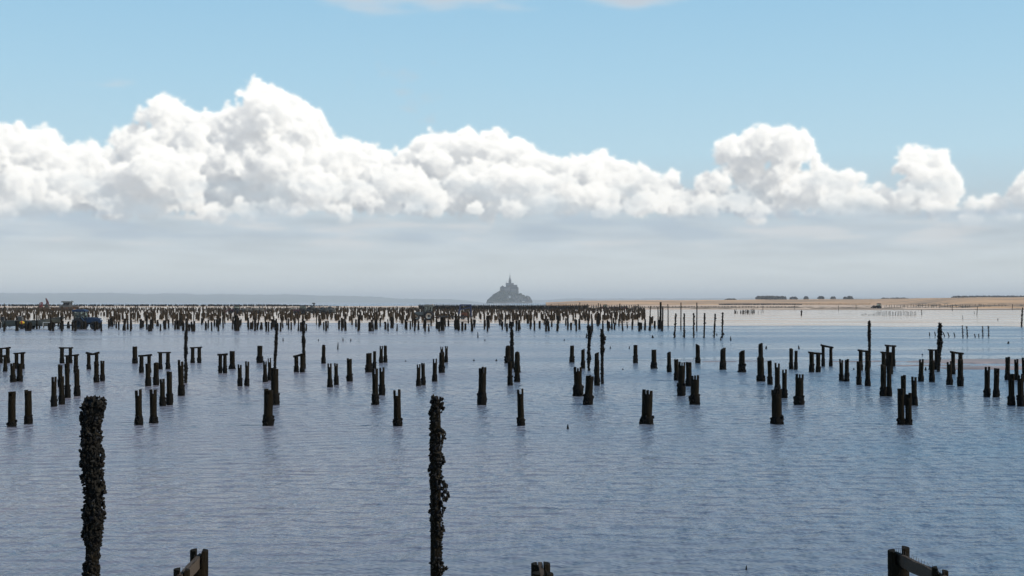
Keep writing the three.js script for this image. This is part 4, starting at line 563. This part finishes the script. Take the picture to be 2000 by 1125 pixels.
// ---------------------------------------------------------------- tractors, trailers and boats
const rubber = std(0.014, 0.014, 0.015, 0.9), steel = std(0.065, 0.063, 0.06, 0.7), paleRim = std(0.55, 0.5, 0.42, 0.6), darkRim = std(0.014, 0.016, 0.022, 0.7), pane = new THREE.MeshPhysicalMaterial({ color: new THREE.Color().setRGB(0.78, 0.84, 0.82), roughness: 0.03, transmission: 1, thickness: 0, ior: 1.5 }), black = std(0.012, 0.012, 0.013, 0.7), white = std(0.72, 0.70, 0.66, 0.5);
function wheelOn(parent, name, x, y, z, r, w, rimMat) {
  const tyre = part(name, (() => { const pts = [[0.58, -0.5], [0.9, -0.5], [0.985, -0.36], [1, 0], [0.985, 0.36], [0.9, 0.5], [0.58, 0.5]].map(([a, b]) => new THREE.Vector2(a * r, b * w)), l = [new THREE.LatheGeometry(pts, 26)]; for (let i = 0; i < 18; i++) for (const s of [-1, 1]) { const b = new THREE.BoxGeometry(r * 0.09, w * 0.5, r * 0.07); b.rotateX(s * 0.5); b.translate(r * 0.99, s * w * 0.24, 0); b.rotateY(i / 18 * 6.283 + (s > 0 ? 0.17 : 0)); l.push(b); } return join(l).rotateX(Math.PI / 2); })(), rubber, parent);
  tyre.position.set(x, y, z);
  part('rim', new THREE.LatheGeometry([[0.02, -0.1], [0.2, -0.16], [0.26, -0.05], [0.5, 0.12], [0.58, 0.34], [0.6, 0.4]].map(([a, b]) => new THREE.Vector2(a * r, (b - 0.0) * w * (z > 0 ? 1 : -1))), 22).rotateX(Math.PI / 2), rimMat, tyre);
  part('hub', new THREE.CylinderGeometry(r * 0.14, r * 0.16, w * 0.5, 10).rotateX(Math.PI / 2), black, tyre);
}
const bevel = (pts, depth, b = 0.04) => { const s = new THREE.Shape(); pts.forEach(([x, y], i) => (i ? s.lineTo(x, y) : s.moveTo(x, y))); return new THREE.ExtrudeGeometry(s, { depth: depth - 2 * b, bevelEnabled: true, bevelSize: b, bevelThickness: b, bevelSegments: 2 }).translate(0, 0, -depth / 2 + b); };
function tractor(label, pos, facing, scale, paint, rim, roofPaint, { loader = false, hoodTop = 1.62 } = {}) {   // built facing +x, rear axle at the origin, about 4 m long
  const t = thing('farm_tractor', label, 'tractor', pos, facing > 0 ? 0 : Math.PI); t.scale.setScalar(scale);
  for (const z of [-0.82, 0.82]) { wheelOn(t, 'rear_wheel', 0, 0.86, z, 0.88, 0.5, rim); wheelOn(t, 'front_wheel', 2.35, 0.6, z * 0.95, 0.6, 0.4, rim); }
  part('chassis', join([box(2.9, 0.42, 0.5, 1.2, 0.95, 0), box(0.3, 0.3, 1.6, 2.35, 0.62, 0), box(0.35, 0.35, 1.6, 0, 0.86, 0), box(0.25, 0.5, 0.6, 3.0, 0.9, 0)]), black, t);
  part('hood', bevel([[0.95, 1.05], [3.05, 1.02], [3.12, 1.3], [2.95, hoodTop - 0.06], [1.6, hoodTop + 0.03], [0.95, hoodTop + 0.06]], 0.82, 0.07), paint, t);
  part('grille', box(0.04, 0.34, 0.6, 3.13, 1.22, 0), black, t);
  for (const z of [-0.24, 0.24]) part('headlight', new THREE.CylinderGeometry(0.07, 0.07, 0.05, 10).rotateZ(Math.PI / 2).translate(3.14, 1.42, z), white, t);
  part('cab_frame', join([[-0.62, -0.72, 1.25, 2.62], [0.98, 0.82, 1.1, 2.62], [0.2, 0.14, 1.2, 2.62]].flatMap(([xa, xb, y0, y1]) => [-0.68, 0.68].map((z) => beam(V(xa, y0, z), V(xb, y1, z * 0.94), 0.08, 0.08))).concat([box(1.6, 0.1, 1.4, 0.18, 1.16, 0)])), black, t);
  for (const z of [-0.655, 0.655]) part('side_window', box(1.42, 1.26, 0.012, 0.14, 1.92, z), pane, t);
  part('front_window', box(0.012, 1.26, 1.2, 0.9, 1.92, 0), pane, t); part('rear_window', box(0.012, 1.2, 1.2, -0.68, 1.92, 0), pane, t);
  const roof = part('cab_roof', bevel([[-0.86, 2.62], [0.98, 2.62], [1.02, 2.74], [0.6, 2.88], [-0.6, 2.88], [-0.88, 2.76]], 1.5, 0.05), roofPaint, t); part('beacon', new THREE.CylinderGeometry(0.06, 0.07, 0.14, 8).translate(-0.6, 2.96, 0.5), std(0.5, 0.2, 0.02, 0.5), roof);
  part('seat', join([box(0.5, 0.14, 0.5, -0.05, 1.5, 0), box(0.14, 0.6, 0.48, -0.3, 1.8, 0)]), black, t); part('steering_wheel', new THREE.TorusGeometry(0.2, 0.025, 6, 14).rotateY(1.1).translate(0.48, 1.78, 0), black, t);
  for (const z of [-0.82, 0.82]) { const f = new THREE.CylinderGeometry(0.98, 0.98, 0.5, 16, 1, true, 0.5, 2.1); f.rotateX(Math.PI / 2); f.rotateZ(0.05); f.translate(0, 0.86, z); part('mudguard', f, paint, t); }
  part('exhaust', rod(V(1.25, 1.6, 0.46), V(1.25, 2.7, 0.5), 0.05, 8), steel, t);
  part('hitch', join([beam(V(-0.6, 0.7, 0.35), V(-1.15, 0.55, 0.4), 0.1, 0.1), beam(V(-0.6, 0.7, -0.35), V(-1.15, 0.55, -0.4), 0.1, 0.1)]), black, t);
  if (loader) part('front_loader', join([beam(V(1.1, 1.4, 0.6), V(2.9, 1.75, 0.6), 0.14, 0.18), beam(V(1.1, 1.4, -0.6), V(2.9, 1.75, -0.6), 0.14, 0.18), beam(V(2.9, 1.75, 0.6), V(3.6, 0.9, 0.6), 0.14, 0.18), beam(V(2.9, 1.75, -0.6), V(3.6, 0.9, -0.6), 0.14, 0.18), box(0.5, 0.5, 1.6, 3.85, 0.75, 0)]), paint, t);
  return t;
}
function hull(L, B, H, bow, mat, parent, name = 'hull') {                               // stern at 0, bow at L, open on top
  const st = 14, P = [], I = [], rows = 7, sec = (u) => { const f = 1 - clamp((u - 0.55) / 0.45) ** 2.2; return [B / 2 * Math.max(0.02, f), bow * smooth(0.5, 1, u)]; };
  const prof = [[1, 1], [0.97, 0.55], [0.86, 0.12], [0, -0.02], [-0.86, 0.12], [-0.97, 0.55], [-1, 1]];
  for (let i = 0; i <= st; i++) { const u = i / st, [b, up] = sec(u); for (const [z, y] of prof) P.push(u * L - (1 - y) * 0.11 * L * smooth(0.6, 1, u), y * (H + up) + (1 - y) * H * 0.55 * smooth(0.75, 1, u), z * b); }
  for (let i = 0; i < st; i++) for (let j = 0; j < rows - 1; j++) { const a = i * rows + j; I.push(a, a + rows, a + 1, a + 1, a + rows, a + rows + 1); }
  const c = P.length / 3; P.push(0, H * 0.5, 0); for (let j = 0; j < rows - 1; j++) I.push(c, j, j + 1); I.push(c, rows - 1, 0);
  const deck = P.length / 3; for (let i = 0; i <= st; i++) { const u = i / st, [b] = sec(u); P.push(u * L * 0.985, H * 0.7, b * 0.95, u * L * 0.985, H * 0.7, -b * 0.95); } for (let i = 0; i < st; i++) { const a = deck + 2 * i; I.push(a, a + 1, a + 2, a + 1, a + 3, a + 2); }
  const g = new THREE.BufferGeometry(); g.setAttribute('position', new THREE.Float32BufferAttribute(P, 3)); g.setIndex(I); const f = g.toNonIndexed(); f.computeVertexNormals();
  const h = part(name, f, mat, parent), rail = []; for (const s of [1, -1]) for (let i = 0; i < st; i++) { const q = (n) => { const u = n / st, [b, up] = sec(u); return V(u * L, H + up, s * b); }; rail.push(rod(q(i), q(i + 1), 0.045, 5)); } part('gunwale', join(rail), steel, h); return h;
}
const blue = std(0.005, 0.024, 0.066, 0.55), red = std(0.16, 0.018, 0.02, 0.6), maroon = std(0.075, 0.018, 0.022, 0.6), greenGrey = std(0.13, 0.135, 0.12, 0.5), alloy = std(0.095, 0.093, 0.072, 0.6), rust = std(0.22, 0.075, 0.03, 0.8), brown = std(0.10, 0.055, 0.03, 0.8), navy = std(0.008, 0.02, 0.07, 0.6);
{ // blue tractor with the boat behind it
  const d = depthOf(642.5), k = T * d, y = -0.08;
  const t = tractor('blue tractor with a glazed cab standing in the shallows, towing the grey boat', V(xAt(156, d), y, -d), 1, 1.04, blue, darkRim, blue, { hoodTop: 1.66 });
  const c = thing('boat_trailer', 'low white trailer frame under the grey boat behind the blue tractor', 'trailer', V(xAt(12, d + 1), 0, -d - 1)), L = 118 * k;
  part('frame', join([beam(V(0.4, 0.5, 0.6), V(L * 0.96, 0.5, 0.5), 0.12, 0.12), beam(V(0.4, 0.5, -0.6), V(L * 0.96, 0.5, -0.5), 0.12, 0.12), ...[0.2, 0.45, 0.7, 0.9].map((f) => box(0.1, 0.1, 1.3, L * f, 0.5, 0))]), steel, c);
  part('bow_stand', join([beam(V(76 * k, 0.1, 0.9), V(77 * k, 0.98, 0.9), 0.06, 0.06), beam(V(77 * k, 0.98, 0.9), V(92 * k, 0.98, 0.9), 0.06, 0.06), beam(V(92 * k, 0.98, 0.9), V(93 * k, 0.1, 0.9), 0.06, 0.06), box(1.2, 0.06, 0.5, 85 * k, 0.12, 0.8)]), white, c);
  for (const x of [0.30, 0.40]) for (const z of [-0.95, 0.95]) wheelOn(c, 'wheel', L * x, 0.36, z, 0.42, 0.3, darkRim);
  part('drawbar', beam(V(L * 0.95, 0.5, 0), V(L * 1.12, 0.55, 0), 0.14, 0.14), steel, c);
  const b = thing('workboat', 'long grey flat-bottomed boat with a raised bow on the trailer behind the blue tractor', 'boat', V(xAt(8, d + 1), 0.42, -d - 1)), hb = hull(120 * k, 2.0, 0.82, 0.55, alloy, b);
  part('outboard_engine', join([box(0.42, 0.75, 0.42, -0.2, 1.05, 0), box(0.16, 1.1, 0.2, -0.28, 0.3, 0)]), black, b); part('console', bevel([[2.2, 0.6], [2.9, 0.6], [2.8, 1.35], [2.3, 1.5]], 0.7), steel, b);
  const s = thing('mussel_sack', 'yellow and red sack hanging over the side of the grey boat', 'sack', V(xAt(43.5, d), 0.95, -d + 0.12)), sg = (w) => { const g = new THREE.SphereGeometry(0.34, 12, 8); g.scale(w, 0.72, 0.5); return g; };
  part('sack', sg(1.15), std(0.55, 0.36, 0.02, 0.7), s); part('red_band', sg(0.45).translate(0, 0.01, 0.04), std(0.4, 0.03, 0.02, 0.7), s);
}
{ // harvest barge far behind with a crane and a wheelhouse
  const d = depthOf(607), k = T * d, b = thing('harvest_barge', 'brown harvest barge with a red crane and an open wheelhouse, far behind the boat', 'boat', V(xAt(80, d), 0.1, -d)), L = 78 * k, H = heightAt(d, 600.5);
  hull(L, 6, H, 0.4, brown, b);
  const cr = part('crane', join([rod(V(8 * k, H, 0), V(12 * k, heightAt(d, 592), 0), 0.45, 7), rod(V(12 * k, heightAt(d, 592), 0), V(10 * k, heightAt(d, 583), 0), 0.35, 7), rod(V(10 * k, heightAt(d, 583), 0), V(14 * k, heightAt(d, 590), 0), 0.25, 7), rod(V(14 * k, heightAt(d, 590), 0), V(15.5 * k, heightAt(d, 598), 0), 0.3, 7)]), maroon, b); part('jib', join([rod(V(-1 * k, heightAt(d, 603), 0), V(-2 * k, heightAt(d, 592), 0), 0.3, 6), rod(V(-2 * k, heightAt(d, 592), 0), V(2.5 * k, heightAt(d, 591), 0), 0.22, 6), rod(V(2.5 * k, heightAt(d, 591), 0), V(0.5 * k, heightAt(d, 603), 0), 0.4, 6), box(5 * k, 1.6, 1.5, 0.5 * k, heightAt(d, 601), 0)]), red, b);
  part('winch', box(7 * k, heightAt(d, 595) - H, 2, 11.5 * k, (heightAt(d, 595) + H) / 2, 0), std(0.05, 0.045, 0.03, 0.8), b);
  const w = part('wheelhouse', join([box(13 * k, heightAt(d, 597) - H, 3.4, 51 * k, (heightAt(d, 597) + H) / 2, 0), ...[46, 50.5, 54, 57.5].map((p) => box(1.1 * k, heightAt(d, 591) - heightAt(d, 597.2), 3, p * k, (heightAt(d, 591) + heightAt(d, 597.2)) / 2, 0))]), steel, b); part('wheelhouse_roof', box(19 * k, 0.5, 3.6, 51.5 * k, heightAt(d, 589.8), 0), std(0.07, 0.075, 0.06, 0.8), b); part('bulwark', bevel([[40 * k, H], [63 * k, H], [66 * k, heightAt(d, 597.2)], [38 * k, heightAt(d, 597.8)]], 5, 0.05), std(0.12, 0.11, 0.09, 0.8), b);
  part('davit', rod(V(22 * k, heightAt(d, 602), 3.2), V(28 * k, heightAt(d, 613), 4.5), 0.22, 6), white, b); part('mast', rod(V(60 * k, heightAt(d, 596), 0), V(60.5 * k, heightAt(d, 587.5), 0), 0.22, 6), black, b);
}
function trailer(label, x0, x1, foot, deck, load, mat, pale) {
  const d = depthOf(foot), k = T * d, L = (x1 - x0) * k, h = heightAt(d, deck), t = thing('flat_trailer', label, 'trailer', V(xAt(x0, d), groundAt((x0 + x1) / 2, foot), -d));
  part('deck', box(L, 0.3, 2.3, L / 2, h, 0), mat, t); part('drawbar', beam(V(0, h - 0.1, 0), V(-1.3, h - 0.25, 0), 0.2, 0.2), mat, t);
  const r = Math.min(0.6, h * 0.7); for (const x of [0.62, 0.62 + 2.3 * r / L]) for (const z of [-1, 1]) wheelOn(t, 'wheel', L * x, r, z, r, 0.4, pale ? paleRim : darkRim);
  return { t, d, k, L, h };
}
{ // red tractor and its trailer in the far field
  const d = depthOf(613.5); tractor('dark red tractor facing left far out among the mussel posts', V(xAt(463, d), groundAt(463, 613.5), -d), -1, 1.0, maroon, darkRim, black, { loader: true });
  const { t, k, L, h, d: e } = trailer('low trailer piled with mussel ropes behind the dark red tractor', 471, 516, 613, 609.5, 0, steel), R = rng(12), l = []; for (let i = 0; i < 60; i++) { const s = 0.35 + 0.4 * R(), g = new THREE.IcosahedronGeometry(s, 1); g.scale(1.4, 0.8, 1); g.translate(R() * L * 0.9 + 0.3, h + 0.2 + R() * 0.7, (R() - 0.5) * 1.8); l.push(g); } part('load', join(l), std(0.06, 0.055, 0.045, 0.9), t, 'stuff');
  part('hoop', join([rod(V(L * 0.78, h, 0.9), V(L * 0.80, heightAt(e, 596), 0.6), 0.12, 6), rod(V(L * 0.80, heightAt(e, 596), 0.6), V(L * 0.92, heightAt(e, 597), 0.4), 0.12, 6), rod(V(L * 0.92, heightAt(e, 597), 0.4), V(L * 0.97, h, 0.3), 0.12, 6)]), steel, t);
}
{ // dark tractor with a loaded trailer and a dark derrick
  const d = depthOf(615); tractor('black and maroon tractor facing left beside a loaded trailer with a derrick', V(xAt(593, d), groundAt(593, 615), -d), -1, 1.06, maroon, darkRim, black);
  const { t, k, L, h, d: e } = trailer('trailer heaped with dark nets and carrying a small derrick', 603, 655, 614.5, 611, 0, black), R = rng(14), l = []; for (let i = 0; i < 80; i++) { const s = 0.35 + 0.45 * R(), g = new THREE.IcosahedronGeometry(s, 1); g.scale(1.4, 0.8, 1); g.translate(R() * L * 0.95, h + 0.15 + R() * (R() < 0.4 ? 1.5 : 0.7), (R() - 0.5) * 1.8); l.push(g); } part('load', join(l), std(0.03, 0.032, 0.03, 0.9), t, 'stuff');
  part('derrick', join([rod(V(L * 0.12, h, 0), V(L * 0.19, heightAt(e, 594), 0), 0.12, 6), rod(V(L * 0.27, h, 0), V(L * 0.2, heightAt(e, 594), 0), 0.12, 6), box(0.9, 0.45, 0.7, L * 0.19, heightAt(e, 593), 0)]), steel, t);
}
{ // grey-green tractor with pale rims and the blue gantry trailer
  const d = depthOf(626), t = tractor('grey-green tractor with big pale rims, left of the blue gantry trailer', V(xAt(838, d), groundAt(838, 626) - 0.05, -d), -1, 1.22, greenGrey, paleRim, greenGrey, { hoodTop: 1.5 });
  const { t: g, k, L, h, d: e } = trailer('low dark trailer with a blue gantry frame, right of the grey-green tractor', 852, 922, 624, 619, 0, black, true), f = L * 0.62, r = L * 0.98;
  part('gantry', join([[f, 0.9], [r, 0.9], [f, -0.9], [r, -0.9]].map(([x, z]) => beam(V(x, h, z), V(x + (x === f ? 0.5 : -0.2), heightAt(e, 595.5), z), 0.26, 0.26)).concat([beam(V(f + 0.4, heightAt(e, 596), 0.9), V(r, heightAt(e, 596), 0.9), 0.3, 0.3), beam(V(f + 0.4, heightAt(e, 596), -0.9), V(r, heightAt(e, 596), -0.9), 0.3, 0.3), beam(V(f, heightAt(e, 606), 0.9), V(r, heightAt(e, 600), 0.9), 0.18, 0.18)])), navy, g);
  const c = thing('rust_crate', 'rust orange crate inside the blue gantry of the low trailer', 'crate', V(xAt(906.5, e), heightAt(e, 617.8), -e)); part('crate', join([box(11 * k, 7 * k, 1.4, 0, 3.5 * k, 0)]), rust, c); for (const s of [-1, 0, 1]) part('rib', box(0.1, 7 * k, 0.06, s * 4.6 * k, 3.5 * k, 0.73), maroon, c);
}
{ // red tractor with a long red trailer on the far shore
  const d = depthOf(604.5); tractor('small red tractor in front of the open rack, at the head of a red trailer', V(xAt(1182, d), groundAt(1182, 604.5), -d), -1, 1.0, red, darkRim, steel);
  const { t, k, L, h } = trailer('long low red trailer on the far shore behind the small red tractor', 1189, 1226, 604.8, 602.8, 0, red), R = rng(3); part('side_board', box(L, 0.35, 0.08, L / 2, h + 0.3, 1.15), red, t); part('load', join([...Array(26)].map((_, i) => box(0.5, 0.6 + R(), 0.6, L * (i + 0.5) / 26, h + 0.6, (R() - 0.5) * 1.2))), std(0.07, 0.07, 0.065, 0.9), t, 'stuff');
  const d2 = depthOf(603.5); tractor('dark tractor with a loader standing alone before the orange marsh', V(xAt(1717, d2), groundAt(1717, 603.5) + 0.05, -d2), -1, 1.2, std(0.03, 0.02, 0.022, 0.7), black, std(0.05, 0.02, 0.03, 0.7), { loader: true });
}
// people working among the stakes, small with distance
function person(label, px, foot, h, coat, arms) {
  const d = depthOf(foot), t = new THREE.Group(), s = h / 1.75, sm = (p, q, r1, r2, n = 9) => rod(p, q, r1, n, r2), R = rng(px);
  t.name = numbered('person'); t.position.set(xAt(px, d), groundAt(px, foot), -d); t.scale.setScalar(s); scene.add(t); tag(t, label, 'person');
  const body = join([sm(V(-0.1, 0, 0.03), V(-0.095, 0.48, 0), 0.055, 0.065), sm(V(-0.095, 0.46, 0), V(-0.085, 0.9, 0), 0.065, 0.09), sm(V(0.12, 0, -0.05), V(0.1, 0.48, 0), 0.055, 0.065), sm(V(0.1, 0.46, 0), V(0.085, 0.9, 0), 0.065, 0.09), new THREE.SphereGeometry(0.17, 10, 8).scale(1, 0.8, 0.72).translate(0, 0.92, 0), new THREE.CylinderGeometry(0.2, 0.165, 0.5, 10).scale(1, 1, 0.65).translate(0, 1.17, 0), new THREE.SphereGeometry(0.2, 10, 8).scale(1, 0.45, 0.65).translate(0, 1.42, 0), sm(V(0, 1.42, 0), V(0, 1.56, 0), 0.06, 0.055), new THREE.SphereGeometry(0.105, 10, 8).scale(0.9, 1.15, 1).translate(0, 1.64, 0), new THREE.SphereGeometry(0.025, 6, 5).translate(0, 1.63, 0.11), ...[-1, 1].flatMap((q) => [sm(V(q * 0.2, 1.4, 0), V(q * 0.27, 1.12, 0.08), 0.058, 0.05), sm(V(q * 0.27, 1.12, 0.08), V(q * 0.2, 0.9 + arms, 0.25), 0.047, 0.035), new THREE.SphereGeometry(0.045, 7, 6).scale(0.8, 1.2, 0.6).translate(q * 0.2, 0.87 + arms, 0.27)])]);
  part('body', body, std(0.05, 0.04, 0.035, 0.9), t); part('jacket', join([new THREE.CylinderGeometry(0.215, 0.2, 0.6, 12).scale(1, 1, 0.72).translate(0, 1.14, 0)]), coat, t); part('cap', new THREE.SphereGeometry(0.112, 10, 6, 0, 6.3, 0, 1.5).translate(0, 1.68, 0), black, t);
}
person('small standing person in dark clothes at the end of the rope-laden trailer', 518.5, 614, 1.8, std(0.06, 0.03, 0.045, 0.9), 0.1);
person('small person in dark red standing beside the trailer with the derrick', 645, 613.5, 1.8, maroon, 0.2);
person('tiny dark figure bending an arm on the bright flats right of the small stakes', 1565.5, 616.8, 1.8, black, 0.25);
scene.traverse((o) => { if (o.isMesh) { o.castShadow = true; o.receiveShadow = true; } });
renderer.render(scene, camera);
